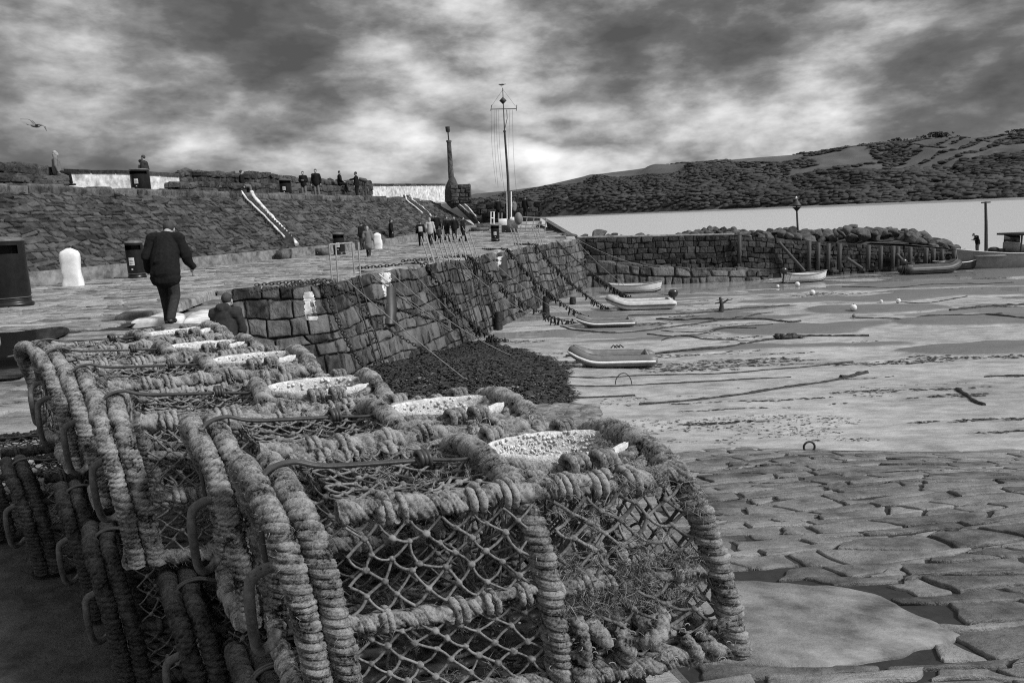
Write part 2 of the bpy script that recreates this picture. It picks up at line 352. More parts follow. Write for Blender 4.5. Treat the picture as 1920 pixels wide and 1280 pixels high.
# ------------------------------------------------------------------ stone laying
def stones(mb, surf, cells, h=.03, bev=.02, dep=.1, gap=.012, jit=.02, tilt=.02, nz=.01, seed=0, scale=None, hv=.4, rnd=.25, sub=1, en=0):
    """surf(u,v)->(pos,normal) arrays in metres; cells: list of 4 (u,v) corners"""
    g = np.random.default_rng(seed); K = 12*sub
    for c in cells:
        c = np.array(c, float); e3 = np.c_[c, np.zeros(4)]; c = c+jit*1.7*np.stack([vn(e3, 2.9, 3), vn(e3, 2.9, 21)], 1)+g.normal(0, jit*.12, (4, 2))
        cen = c.mean(0); du = np.linalg.norm(c[1]-c[0]); dv = np.linalg.norm(c[3]-c[0])
        if du < .03 or dv < .03: continue
        out_ = []
        for k in range(4):
            a, b, d = c[k], c[(k+1) % 4], c[(k-1) % 4]
            r_ = rnd*g.uniform(.5, 1.3)*min(du, dv)
            out_.append(a+(d-a)/np.linalg.norm(d-a)*r_*.55); out_.append(a+(cen-a)*r_*.35/np.linalg.norm(cen-a)*.7); out_.append(a+(b-a)/np.linalg.norm(b-a)*r_*.55)
        o = np.array(out_)
        if sub > 1: o = np.concatenate([o+(np.roll(o, -1, 0)-o)*q_ for q_ in np.arange(sub)/sub], 1).reshape(-1, 2)
        if en: e3 = np.c_[o*3.1, np.zeros(len(o))]; o = o+en*np.stack([vn(e3, 2.5), vn(e3, 2.5, 9.1)], 1)
        dd = cen-o; ln = np.linalg.norm(dd, axis=1)[:, None]; dd = dd/ln
        o = o+dd*(gap*.5+g.uniform(0, gap*.6, (K, 1)))
        hh = h*(1+g.uniform(-hv, hv)); ta, tb = g.normal(0, tilt, 2); be = min(bev, .3*min(du, dv))
        rings = [(o, -dep), (o+dd*be*.1, hh-be), (o+dd*be*.45, hh-be*.3), (o+dd*be*1.2, hh), (o+(cen-o)*.6, hh)]
        pts, hs = [], []
        for q, z in rings: pts.append(q); hs.append(z+(q[:, 0]-cen[0])*ta+(q[:, 1]-cen[1])*tb if z > 0 else np.full(K, z))
        pts.append(cen[None]); hs.append(np.array([hh]))
        pts = np.concatenate(pts); hs = np.concatenate(hs)
        pos, nrm = surf(pts[:, 0], pts[:, 1])
        if nz: hs = hs+nz*fbm(pos, 2.2/max(.2, min(du, dv)), 2, seed)*(hs > -dep*.5)
        v = pos+nrm*hs[:, None]; n = K*5
        i = np.arange(4)[:, None]*K; j = np.arange(K)[None]; j2 = (j+1) % K
        f = np.stack([i+j, i+j2, i+K+j2, i+K+j], -1).reshape(-1, 4)
        mb.add(v, f, g.uniform(0, 1)); 
        mb.f.append(np.array([(4*K+k, 4*K+(k+1) % K, n) for k in range(K)])+mb.n-len(v))
def courses(u0, u1, v0, v1, ch, ln, seed=0, wav=.03, skip=None, chv=.25, skew=.14):
    g = np.random.default_rng(seed); cells = []; v = v0
    bounds = [v0]
    while bounds[-1] < v1: bounds.append(bounds[-1]+ch*(1+g.uniform(-chv, chv)))
    ph = g.uniform(0, 6, (len(bounds), 3))
    def B(k, u): return bounds[k]+wav*(math.sin(u*1.3+ph[k, 0])+.6*math.sin(u*3.1+ph[k, 1]))
    for k in range(len(bounds)-1):
        u = u0-g.uniform(0, ln); s0 = 0
        while u < u1:
            l = ln*g.uniform(.45, 1.6); a, b = u, u+l; sk = g.normal(0, ch*skew)
            cells.append([(a, B(k, a)), (b, B(k, b)), (b+sk, B(k+1, b+sk)), (a+s0, B(k+1, a+s0))]); u = b; s0 = sk
    return cells
def polysurf(top, bot, vscale=None):
    """surface between two polylines; u metres along top, v 0 at top 1*len at bottom"""
    top = np.asarray(top, float); bot = np.asarray(bot, float)
    s = np.concatenate([[0], np.cumsum(np.linalg.norm(np.diff(top[:, :3], axis=0), axis=1))]); H_ = np.linalg.norm(top-bot, axis=1).mean()
    def f(u, v):
        u = np.clip(u, 0, s[-1]); w_ = np.clip(v/H_, -.02, 1.05)
        a = np.stack([np.interp(u, s, top[:, k]) for k in range(3)], -1); b = np.stack([np.interp(u, s, bot[:, k]) for k in range(3)], -1)
        a2 = np.stack([np.interp(np.clip(u+.05, 0, s[-1]), s, top[:, k]) for k in range(3)], -1); a1 = np.stack([np.interp(np.clip(u-.05, 0, s[-1]), s, top[:, k]) for k in range(3)], -1)
        n = np.cross(a2-a1, a-b); n /= np.linalg.norm(n, axis=-1)[..., None]+1e-9
        return a+(b-a)*w_[..., None], n
    return f, s[-1], H_
def backing(mb, surf, Lu, Hv, off=-.03, nu=60, t=.3):
    def fn(U_, V_):
        sh = U_.shape; p, n = surf(U_.ravel(), V_.ravel()); return (p+n*off).reshape(*sh, 3)
    return sheet(mb, fn, np.linspace(0, Lu, nu), np.linspace(0, Hv, 4), t)
# ================================================================== SETTING
EY = np.array([(-4, 1.3), (0, 1.0), (1.2, .78), (3, .2), (4.6, -.55), (6.2, -1.6), (8.4, -2.95), (11.3, -4.7), (11.5, -6.0), (17.2, -6.75), (17.6, -6.3), (18.2, -4.75), (22, -3.55), (27.3, -1.65), (37, 1.25), (43.9, 4.0), (48, 4.2), (62, 3.3), (70, 3.0)], float)
def edgeX(Y): return np.interp(Y, EY[:, 0], EY[:, 1])
def baseX(Y): return -14.2+.285*(Y-22.1)
def zq(Y): return np.maximum(0, np.asarray(Y, float)-44)*.03
WL = -2.803
BANKS = [(1700, 556, 240, 8, .08), (1620, 584, 150, 9, .09), (1800, 606, 170, 10, .10), (1500, 618, 150, 8, .08), (1770, 661, 170, 12, .10), (1470, 655, 200, 7, .05), (1760, 535, 260, 8, .07), (1500, 545, 130, 3, .05),
         (1180, 590, 120, 3, .04), (1250, 640, 170, 5, .04), (1460, 568, 90, 4, .07), (1250, 556, 150, 3, .05), (1180, 565, 200, 4, .04), (1360, 600, 160, 5, .05)]
BW = []
for cx_, cy_, hw, hh, am in BANKS:
    c = P(cx_, cy_, WL); a = P(cx_, cy_+hh, WL); b = P(cx_, cy_-hh, WL); BW.append((c[0], c[1], hw*c[1]/FPX, abs(b[1]-a[1])/2, am*1.5))
def bankmask(X, Y):
    m_ = np.zeros_like(X); q = np.stack([X, Y, X*0], -1); dx = fbm(q, .25, 3, 3)*1.5; dy = fbm(q, .3, 3, 9)*.8
    for cx_, cy_, a, b, am in BW:
        d = ((X+dx-cx_)/a)**2+((Y+dy-cy_)/b)**2
        m_ = np.maximum(m_, am*np.clip(1.6*(1-d), 0, 1)**.7)
    return m_
def zg(X, Y):
    X = np.asarray(X, float); Y = np.asarray(Y, float); q = np.stack([X, Y, X*0], -1)
    z = np.interp(Y, [5, 11, 15, 20, 26, 50, 60, 90], [-1.7, -2.36, -2.6, -2.76, -2.80, -2.82, -2.95, -3.4])
    z = z+.018*fbm(q*np.array([.5, 1.4, 1]), .5, 4)+.006*fbm(q*np.array([.4, 1.6, 1]), 3, 3, 5)
    z = z+bankmask(X, Y)
    z = z+.55*np.exp(-(((X+3.0)/2.6)**2+((Y-17.5)/4.2)**2))+.25*np.exp(-(((X+.5)/1.6)**2+((Y-19)/3)**2))
    return z
mb = MB()
ys = np.concatenate([np.linspace(7, 24, 150), np.linspace(24.1, 60, 240), np.linspace(60.5, 95, 20)])
us = np.linspace(-.50, .86, 260)
def sf(U_, V_): X = U_*(V_+3); return np.stack([X, V_, zg(X, V_)], -1)
sheet(mb, sf, us, ys, t=lambda p: np.clip(.72-8*bankmask(p[..., 0], p[..., 1])+.0*p[..., 0], 0, 1))
sand = mb.build('sand', MT['sand']); tag(sand, kind='structure')
t = MT['sand'].node_tree; b = t.nodes['Principled BSDF']      # bank sand is drained: rougher and darker than the film-wet sand
at = t.nodes.new('ShaderNodeAttribute'); at.attribute_name = 'tint'
mr = t.nodes.new('ShaderNodeMapRange'); t.links.new(at.outputs['Fac'], mr.inputs[0]); mr.inputs[1].default_value = .2; mr.inputs[2].default_value = .7; mr.inputs[3].default_value = .7; mr.inputs[4].default_value = .27
t.links.new(mr.outputs[0], b.inputs['Roughness'])
mx = t.nodes.new('ShaderNodeMix'); mx.data_type = 'RGBA'; src = b.inputs['Base Color'].links[0].from_socket
m2 = t.nodes.new('ShaderNodeMapRange'); t.links.new(at.outputs['Fac'], m2.inputs[0]); m2.inputs[1].default_value = .25; m2.inputs[2].default_value = .68; m2.inputs[3].default_value = .88; m2.inputs[4].default_value = 0; t.links.new(m2.outputs[0], mx.inputs[0]); t.links.new(src, mx.inputs[6]); mx.inputs[7].default_value = (.07, .07, .07, 1); t.links.new(mx.outputs[2], b.inputs['Base Color'])
# seabed under everything and the sea
mb = MB(); mb.add([(-6000, -300, -4.5), (9000, -300, -4.5), (9000, 9000, -4.5), (-6000, 9000, -4.5)], [(0, 1, 2, 3)]); tag(mb.build('seabed', MT['joint']), kind='structure')
mb = MB(); mb.add([(-5000, 58, WL), (9000, 58, WL), (9000, 7000, WL), (-5000, 7000, WL)], [(0, 1, 2, 3)]); tag(mb.build('sea', MT['sea']), kind='structure')
mb = MB(); mb.add([(-4, 12, WL), (60, 12, WL), (90, 57.99, WL), (-4, 57.99, WL)], [(0, 1, 2, 3)]); tag(mb.build('tidal_water', MT['pool']), kind='structure')
# ---- quay
mb = MB(); yq = np.concatenate([[-6], np.linspace(-4, 68, 260)]); 
def qf(U_, V_):
    e = edgeX(V_)-.05; b_ = np.where(V_ > 5, baseX(V_)-1.2, -30); X = b_+(e-b_)*U_; return np.stack([X, V_, zq(V_)-.012+.0*X], -1)
sheet(mb, qf, np.linspace(0, 1, 30), yq); quay = mb.build('quay', MT['joint']); tag(quay, kind='structure')
def qsurf(u, v): return np.stack([u, v, zq(v)-.01], -1), np.tile([0, 0, 1.0], (len(u), 1))
qm = lambda c: .08 if 11.2 < c[0][1] < 17.6 else .55
cells = [c for c in courses(-16, 4.2, 4.2, 46, .27, .62, 3, .05) if edgeX(c[0][1]+.13)-qm(c) > max(c[1][0], c[2][0]) and min(c[0][0], c[3][0]) > baseX(c[0][1])+.1 and edgeX(c[0][1]+.4)-qm(c) > c[1][0] and edgeX(c[0][1]-.1)-qm(c) > c[1][0]]
cells += [c for c in courses(-9, 4.2, 46, 62, .5, 1.0, 4, .05) if edgeX(c[0][1])-.3 > c[1][0] and c[0][0] > baseX(c[0][1])+.1]
mb = MB(); stones(mb, qsurf, cells, h=.022, bev=.02, dep=.03, gap=.012, jit=.03, tilt=.02, nz=.016, seed=5, rnd=.15)
tag(mb.build('quay_paving', MT['paving']), kind='structure')
mb = MB()
def rf(U_, V_): X = -8+(edgeX(V_)-.5+8)*U_; q = np.stack([X, V_, X*0], -1); return np.stack([X, V_, .012+.012*fbm(q, 3, 4)+.02*fbm(q, .7, 2)], -1)
sheet(mb, rf, np.linspace(0, 1, 260), np.linspace(-3, 4.6, 220)); tag(mb.build('rough_quay_ground', MT['quayrough']), kind='structure')
def strip(pts): return np.asarray(pts, float)
# puddle on the quay
pp = [P(*q, .036) for q in ((-260, 660), (-60, 628), (30, 622), (112, 612), (130, 622), (95, 642), (160, 650), (240, 644), (180, 662), (90, 676), (40, 706), (-20, 712), (-260, 730))]
q = smoothpath(pp, 5); mb = MB(); mb.add(q, [tuple(range(len(q)))[::-1]]); tag(mb.build('puddle', MT['puddle'], smooth=False), kind='structure')
# coping along the quay edge (separate runs either side of the steps)
def run(Y0, Y1, n=60):
    y = np.linspace(Y0, Y1, n); return np.stack([edgeX(y), y, zq(y)], -1)
def shift(p, d):      # offset to the left of travel
    t = np.gradient(p[:, :2], axis=0); t /= np.linalg.norm(t, axis=1)[:, None]; q = p.copy(); q[:, 0] -= t[:, 1]*d; q[:, 1] += t[:, 0]*d; return q
cop = MB()
for k, (a, b_) in enumerate(((-3, 11.25), (17.75, 47.5), (11.55, 17.2))):
    e = run(a, b_, 90); s_, Lu, Hv = polysurf(shift(e, .62)+[0, 0, .0], e+[0, 0, .0])
    stones(cop, s_, [[(u0, .0), (u1, .0), (u1, .62), (u0, .62)] for u0, u1 in zip(*(lambda a_: (a_[:-1], a_[1:]))(np.cumsum(rng.uniform(.5, 1.15, int(Lu/.82)))))], h=.075, bev=.06, dep=.1, gap=.03, jit=.02, tilt=.03, nz=.02, seed=k+30, hv=.35)
tag(cop.build('quay_coping', MT['paving']), kind='structure')
# ---- harbour wall of big battered blocks
top = np.array([(-6.9, 17.15, 0), (-6.3, 17.6, 0), (-4.75, 18.2, 0)]+[(edgeX(y), y, zq(y)) for y in (20, 22, 24.5, 27.3, 32, 37, 40.5, 43.9)]+[(4.3, 45.3, 0)], float)
bot = np.array([(-6.6, 16.6, -3), (-5.9, 16.9, -3), (-4.05, 17.3, -3)]+[(edgeX(y)+.62, y-.3, -3.1) for y in (20, 22, 24.5, 27.3, 32, 37, 40.5, 43.9)]+[(5.0, 45.0, -3.1)], float)
def dens(p, n=80): return resample(p, n=n)[0]
k_ = np.linspace(0, len(top)-1, 120); ii = np.arange(len(top))
top2 = np.stack([np.interp(k_, ii, top[:, j]) for j in range(3)], 1); bot2 = np.stack([np.interp(k_, ii, bot[:, j]) for j in range(3)], 1)
s_, Lu, Hv = polysurf(top2, bot2)
mb = MB(); backing(mb, s_, Lu, Hv, -.03, 120, .1)
stones(mb, s_, courses(0, Lu, -.02, Hv, .42, .46, 11, .05, chv=.3), h=.055, bev=.03, dep=.1, gap=.022, jit=.022, tilt=.05, nz=.05, seed=8, hv=.5, rnd=.13, sub=2, en=.02)
hw_ = mb.build('harbour_wall', MT['wall']); tag(hw_, 'battered harbour wall of large rough stone blocks with chains hanging over it', 'wall')
WSURF, WL_ = s_, Lu
# white painted bands on the wall
def wallpatch(pxs, name, off=.085):
    q = []
    for x, y in pxs:
        best = None
        for u in np.linspace(0, Lu, 400):
            pass
    return q
from mathutils.bvhtree import BVHTree
wn_ = len(hw_.data.vertices); vv = np.empty(wn_*3, np.float32); hw_.data.vertices.foreach_get('co', vv)
BV = BVHTree.FromPolygons([Vector(v) for v in vv.reshape(-1, 3)], [tuple(p.vertices) for p in hw_.data.polygons])
def hit(x, y, off=.0):
    d = Vector(ray(x, y)).normalized(); h = BV.ray_cast(Vector((0, 0, EYE)), d)
    return None if h[0] is None else np.array(h[0]-d*off)
def paint_on_wall(poly, name, label, n=26):
    """limewash sheet moulded on the stones between two vertical pixel edges"""
    mb = MB(); (l, r_) = poly; pts = []
    for i in range(n):
        t_ = i/(n-1); a = np.array(l[0])*(1-t_)+np.array(l[1])*t_; b_ = np.array(r_[0])*(1-t_)+np.array(r_[1])*t_
        row = []
        for j in range(9):
            s = j/8; jit_ = (random.uniform(-2, 2) if j in (0, 8) else 0); c = a*(1-s)+b_*s; h = hit(c[0]+jit_, c[1], .012)
            row.append(h)
        if all(x is not None for x in row): pts.append(row)
    if len(pts) < 3: return
    pts = np.array(pts); n_, m_ = pts.shape[:2]; i = np.arange(n_-1)[:, None]*m_; j = np.arange(m_-1)[None]
    mb.add(pts.reshape(-1, 3), np.stack([i+j, i+m_+j, i+m_+j+1, i+j+1], -1).reshape(-1, 4)); o = mb.build(name, MT['white'], hw_); tag(o, label)
paint_on_wall((((570, 548), (572, 600)), ((588, 546), (596, 600))), 'painted_band', 'whitewashed band down the near wall')
paint_on_wall((((712, 512), (722, 556)), ((732, 510), (735, 556))), 'painted_band', 'whitewashed band beside the dark ladder recess')
paint_on_wall((((932, 482), (934, 500)), ((944, 480), (946, 520))), 'painted_band', 'whitewashed band near the far ladder')
# near quay wall under the pots
e = run(-3, 11.3, 40); be = shift(e, -.25); be[:, 2] = -3; s_, Lu2, Hv2 = polysurf(e, be)
mb = MB(); backing(mb, s_, Lu2, Hv2, -.03, 40, .1); stones(mb, s_, courses(0, Lu2, 0, Hv2, .42, .7, 13, .04), h=.05, bev=.05, dep=.1, gap=.03, jit=.03, tilt=.04, nz=.03, seed=9)
tag(mb.build('quay_wall', MT['wall']), 'near quay wall of rough stone below the lobster pots', 'wall')
# steps at the break in the quay wall
mb = MB()
for k in range(9):
    y0 = 17.4-k*.68; mb.box((-7.1, y0-.69, -3), (-.385*(y0-.68)-.12, y0-.005*k, -.06-.04*k), t=random.random())
tag(mb.build('stone_steps', MT['paving'], smooth=False), 'stone steps running down through the gap in the quay wall', 'steps')
def slabstone(name, pxs, z, th, m, label, cat, seed=0):
    c = np.array([P(x, y, z) for x, y in pxs]); cen = c.mean(0); n = len(c); mb = MB(); o = smoothpath(np.vstack([c, c[:1]]), 4)[:-1]; n = len(o)
    rings = [(1.0, -th), (1.02, -.05), (.97, 0.0), (.8, .015), (.4, .02)]
    V = []
    for s, dz in rings: q = cen+(o-cen)*s; q[:, 2] = z+dz+.02*vn(q, 3, seed); V.append(q)
    V = np.concatenate(V+[cen[None]+[0, 0, .02]]); i = np.arange(4)[:, None]*n; j = np.arange(n)[None]; j2 = (j+1) % n
    mb.add(V, np.stack([i+j, i+j2, i+n+j2, i+n+j], -1).reshape(-1, 4)); mb.f.append(np.array([(4*n+k, 4*n+(k+1) % n, 5*n) for k in range(n)]))
    o = mb.build(name, m); return tag(o, label, cat)
slabstone('kerb_stone', [(345, 625), (395, 606), (392, 580), (365, 584), (342, 604)], .06, .3, MT['white'], 'whitewashed kerb stone at the top of the steps beside the sitting person', 'stone')
slabstone('kerb_stone', [(245, 603), (290, 588), (345, 588), (330, 597), (280, 600)], .02, .12, MT['white'], 'flat whitewashed kerb stone in front of the walking man', 'stone', 3)

# ---- slipway paving
def slz(Y): return -.25-.192*Y
def PS(x, y, off=0):
    d = ray(x, y); t_ = (-.25+off-EYE)/(d[2]+.192*d[1]); return np.array([0, 0, EYE])+t_*d
def slimit(X): return np.interp(X, [-2, 1.2, 2.9, 4.6, 6, 7.5, 9.5, 14], [13.2, 12.4, 11.9, 11.45, 11.0, 10.9, 10.8, 10.5])
nS = np.array([0, .192, 1.0]); nS /= np.linalg.norm(nS)
def ssurf(u, v):
    a = R(5); X = u*math.cos(a)-v*math.sin(a)+1; Y = u*math.sin(a)+v*math.cos(a); z = slz(Y)+.05*np.sin(X*.9+Y*.4)
    return np.stack([X, Y, z], -1), np.tile(nS, (len(np.atleast_1d(u)), 1))
mb = MB()
def ssf(U_, V_): X = edgeX(V_)+(15-edgeX(V_))*U_; return np.stack([X, V_, slz(V_)+.027+.05*np.sin(X*.9+V_*.4)], -1)
sheet(mb, ssf, np.linspace(0, 1, 40), np.linspace(-2, 12.5, 60)); tag(mb.build('slipway_bed', MT['joint']), kind='structure')
slabp = [(1180, 1090), (1420, 1077), (1560, 1080), (1650, 1098), (1740, 1140), (1790, 1170), (1680, 1215), (1560, 1242), (1480, 1244), (1300, 1240), (1180, 1240)]
SP = np.array([PS(x, y)[:2] for x, y in slabp])
def inpoly(p, poly):
    c = False; j = len(poly)-1
    for i in range(len(poly)):
        if (poly[i][1] > p[1]) != (poly[j][1] > p[1]) and p[0] < (poly[j][0]-poly[i][0])*(p[1]-poly[i][1])/(poly[j][1]-poly[i][1])+poly[i][0]: c = not c
        j = i
    return c
rough_near = PS(1500, 1225)[1]
cells = []
for c in courses(-4, 14, -1, 13.5, .235, .66, 21, .09, chv=.5, skew=.42):
    p, _ = ssurf(np.array([q[0] for q in c]), np.array([q[1] for q in c])); cn = p.mean(0)
    if cn[1] < -1.5 or cn[1] > slimit(cn[0])+.1*math.sin(cn[0]*9) or cn[0] < edgeX(cn[1])+.35 or inpoly(cn[:2], SP): continue
    cells.append(c)
mb = MB(); stones(mb, ssurf, cells, h=.05, bev=.014, dep=.07, gap=.036, jit=.05, tilt=.006, nz=.006, seed=12, hv=.10, rnd=.12, sub=3, en=.03)
tag(mb.build('slipway_paving', MT['slip']), kind='structure')
# poured concrete patch
c = np.array([PS(x, y, .085) for x, y in slabp]); o = resample(np.vstack([c, c[:1]]), .07)[0][:-1]; o[:, 0] += .05*vn(o, 2.1)+.025*vn(o, 9); o[:, 1] += .05*vn(o, 2.1, 4)+.025*vn(o, 9, 3)
cen = o.mean(0); mb = MB(); n = len(o); V = []
for s, dz in ((1.01, -.12), (1.0, -.02), (.985, 0), (.6, .008), (.3, .006)): q = cen+(o-cen)*s; q[:, 2] = slz(q[:, 1])+.05*np.sin(q[:, 0]*.9+q[:, 1]*.4)+.058+dz+.008*vn(q, 2.5); V.append(q)
cz = cen.copy(); cz[2] = slz(cz[1])+.05*math.sin(cz[0]*.9+cz[1]*.4)+.064; V = np.concatenate(V+[cz[None]]); i = np.arange(4)[:, None]*n; j = np.arange(n)[None]; j2 = (j+1) % n
mb.add(V, np.stack([i+j, i+j2, i+n+j2, i+n+j], -1).reshape(-1, 4)); mb.f.append(np.array([(4*n+k, 4*n+(k+1) % n, 5*n) for k in range(n)]))
tag(mb.build('concrete_patch', MT['concrete']), kind='structure')
# sea-defence rubble beside the slab
# ---- sloped revetment, kerb wall, coping and walkway
yr = np.linspace(6, 62, 80)
base = np.stack([baseX(yr), yr, zq(yr)+.30], -1); topr = np.stack([baseX(yr)-3.5, yr+1.0, np.full_like(yr, 3.02)], -1)
s_, Lr, Hr = polysurf(topr, base); mb = MB(); backing(mb, s_, Lr, Hr, -.03, 80, .1)
stones(mb, s_, courses(0, Lr, 0, Hr, .25, .42, 31, .04, chv=.3), h=.05, bev=.025, dep=.08, gap=.028, jit=.022, tilt=.14, nz=.03, seed=14, hv=.6, rnd=.15)
slope = mb.build('sloped_sea_wall', MT['slope']); tag(slope, 'long sloping sea wall of dark pitched stone below the upper walkway', 'wall')
kw = np.stack([baseX(yr)+.30, yr, zq(yr)+.42], -1); kb = kw.copy(); kb[:, 2] = zq(yr)-.1; kb[:, 0] += .03
s2, L2, H2 = polysurf(kw, kb); mb = MB(); backing(mb, s2, L2, H2, 0, 120, .5)
s3, L3, H3 = polysurf(kw-[.34, 0, 0], kw); backing(mb, s3, L3, H3, 0, 120, .7)
tag(mb.build('kerb_wall', MT['concrete']), 'low rendered kerb wall along the foot of the sloping sea wall', 'wall')
cw = np.stack([baseX(yr)-3.35, yr+1.0, np.full_like(yr, 3.2)], -1); cb = cw-[0.03, 0, .36]
mb = MB()
for (a, b_, ch, sd_) in ((cw, cb, .38, 1), (cw-[.6, 0, 0], cw, .6, 2)):
    s4, L4, H4 = polysurf(a, b_); g = np.cumsum(np.random.default_rng(77).uniform(.5, 1.5, int(L4))); g = g[g < L4]
    stones(mb, s4, [[(u0, 0), (u1, 0), (u1, H4), (u0, H4)] for u0, u1 in zip(g[:-1], g[1:])], h=.05, bev=.05, dep=.25, gap=.03, jit=.015, tilt=.03, nz=.03, seed=sd_+40, hv=.8)
cpr = mb.build('coping_course', MT['wall'], slope)
mb = MB(); wk = lambda U_, V_: np.stack([baseX(V_)-3.7-4.5*U_, V_+1, 3.14+0*U_], -1); sheet(mb, wk, np.linspace(0, 1, 3), yr); tag(mb.build('upper_walkway', MT['concrete']), kind='structure')
# end face of the upper level
mb = MB(); yE = 63; s5, L5, H5 = polysurf(np.array([(baseX(62)-8, yE, 3.1), (baseX(62)-3.4, yE, 3.1), (baseX(62)+.3, yE-.4, .8)]), np.array([(baseX(62)-8, yE, -3), (baseX(62)-3.4, yE, -3), (baseX(62)+.3, yE-.4, -3)]))
backing(mb, s5, L5, H5, 0); mb.build('end_face', MT['slope'], slope)
# parapet along the seaward side of the walkway, in sections with an uneven top
def parX(Y): return baseX(Y)-7.6
def atline(xpx, off):   # Y where the photograph's column meets the line baseX(Y)+off
    lo, hi = 8., 90.
    for _ in range(50):
        m_ = (lo+hi)/2; X = m_*math.tan(math.atan((xpx-960)/FPX))
        d = ray(xpx, 380); X = d[0]/d[1]*m_
        if X > baseX(m_)+off: lo = m_
        else: hi = m_
    return (lo+hi)/2
def zpx(xpx, ypx, Y): return D(xpx, ypx, Y)[2]
def parapet(x0, x1, tops, name, label, m, th=.5, off=-7.6, ch=.3, white=False, seed=0):
    n = 24; xs = np.linspace(x0, x1, n); Ys = np.array([atline(x, off) for x in xs]); tx = [q[0] for q in tops]; ty = [q[1] for q in tops]
    zt = np.array([zpx(x, np.interp(x, tx, ty), Y) for x, Y in zip(xs, Ys)])
    a = np.stack([baseX(Ys)+off, Ys, zt], -1); b_ = a.copy(); b_[:, 2] = 3.1
    root = empty(name, tuple(a[n//2]*[1, 1, 0]+[0, 0, 3.1]), 0, label, 'wall'); o = np.array(root.location)
    s6, L6, H6 = polysurf(a, b_); mb = MB()
    def bx(U_, V_): 
        sh = U_.shape; p, nn = s6(U_.ravel(), V_.ravel()); return (p+nn*.0).reshape(*sh, 3)-o
    if white:
        sheet(mb, bx, np.linspace(0, L6, 80), np.linspace(.1, H6-.12, 6)); mb.build('whitewashed_face', MT['white'], root, smooth=False)
        mb = MB(); sheet(mb, lambda U_, V_: bx(U_, V_)+[.04, 0, 0], np.linspace(0, L6, 40), np.linspace(H6-.12, H6, 2))
        mb.build('plinth', MT['concrete'], root)
        s7, L7, H7 = polysurf(a+[.08, 0, .0]-[th+.1, 0, 0]-o, a+[.08, 0, .0]-o); mb = MB()
        g = np.linspace(0, L7, max(3, int(L7/1.1))); stones(mb, s7, [[(u0, 0), (u1, 0), (u1, H7), (u0, H7)] for u0, u1 in zip(g[:-1], g[1:])], h=.02, bev=.03, dep=.13, gap=.01, jit=.01, tilt=.01, nz=.01, seed=seed)
        mb.build('coping', MT['walldark'], root)
    else:
        g = lambda u, v: (lambda r_: (r_[0]-o, r_[1]))(s6(u, v))
        sheet(mb, bx, np.linspace(0, L6, 60), np.linspace(0, H6, 3), .1)
        stones(mb, g, courses(0, L6, 0, H6, ch, .55, seed, .04, chv=.3), h=.07, bev=.06, dep=.1, gap=.04, jit=.04, tilt=.1, nz=.05, seed=seed, hv=.8)
        s7, L7, H7 = polysurf(a-[th, 0, 0]-o, a-o); stones(mb, s7, courses(0, L7, 0, H7, .28, .6, seed+3, .02), h=.08, bev=.06, dep=.12, gap=.04, jit=.04, tilt=.1, nz=.05, seed=seed+2, hv=.9)
        mb.build('stonework', MT['slope'], root)
    mb = MB(); mb.add(np.concatenate([a-o, a-o-[th, 0, 0]]), [(i, i+1, n+i+1, n+i) for i in range(n-1)]); mb.add(np.concatenate([a-o-[th, 0, 0], b_-o-[th, 0, .5]]), [(i+1, i, n+i, n+i+1) for i in range(n-1)])
    mb.build('back', MT['slope'], root)
parapet(-60, 130, [(-60, 300), (0, 306), (110, 314), (130, 318)], 'parapet_wall', 'dark stone parapet at the far left with a worn sloping top', MT['slope'], seed=51)
parapet(-60, 134, [(-60, 328), (0, 331), (80, 334), (134, 333)], 'stone_bench', 'stone ledge along the foot of the far left parapet', MT['slope'], off=-6.7, seed=57, ch=.25, th=.9)
parapet(128, 341, [(128, 318), (250, 320), (341, 326)], 'parapet_wall', 'whitewashed parapet stretch behind the upper bin nearest the left', MT['slope'], white=True, seed=52)
parapet(341, 700, [(341, 328), (350, 320), (366, 320), (380, 323), (430, 325), (446, 329), (462, 326), (500, 325), (520, 329), (560, 334), (600, 338), (640, 340), (700, 341)], 'parapet_wall', 'long rugged unpainted parapet with an uneven broken top behind the standing people', MT['slope'], seed=53, ch=.36)
parapet(341, 690, [(341, 346), (420, 344), (470, 346), (560, 350), (690, 352)], 'stone_bench', 'rough stone ledge in front of the long broken parapet', MT['slope'], off=-6.8, seed=58, ch=.3, th=.8)
parapet(690, 836, [(690, 345), (836, 345)], 'parapet_wall', 'whitewashed parapet stretch running up to the stone cairn', MT['slope'], white=True, seed=54)
# white edged gullies and stairs down the sloping wall
def slope_pt(xpx, f, off=.1):        # f 0 at coping, 1 at foot
    Yb = xpx; b_ = np.array([baseX(Yb), Yb, zq(Yb)+.30]); a = np.array([baseX(Yb)-3.5, Yb+1, 3.02]); return a+(b_-a)*f
def ray_slope(x, y):
    d = ray(x, y); a = np.array([baseX(30)-3.5, 31, 3.02]); b_ = np.array([baseX(30), 30, .3]); c = np.array([baseX(50), 50, .3]); n = np.cross(c-b_, a-b_)
    t_ = n.dot(b_-[0, 0, EYE])/n.dot(d); return np.array([0, 0, EYE])+t_*d
def kerbline(mb, pts, wd, ht, t=.5, seed=0):
    q = np.array([ray_slope(*p) for p in pts]); q, s = resample(q, .12); q = q+.03*np.stack([vn(q, 3, 1+seed), vn(q, 3, 5), vn(q, 3, 9)], -1)+[0.14, 0, .16]
    tube(mb, q, wd*(1+.25*vn(q, 5)), 7, t)
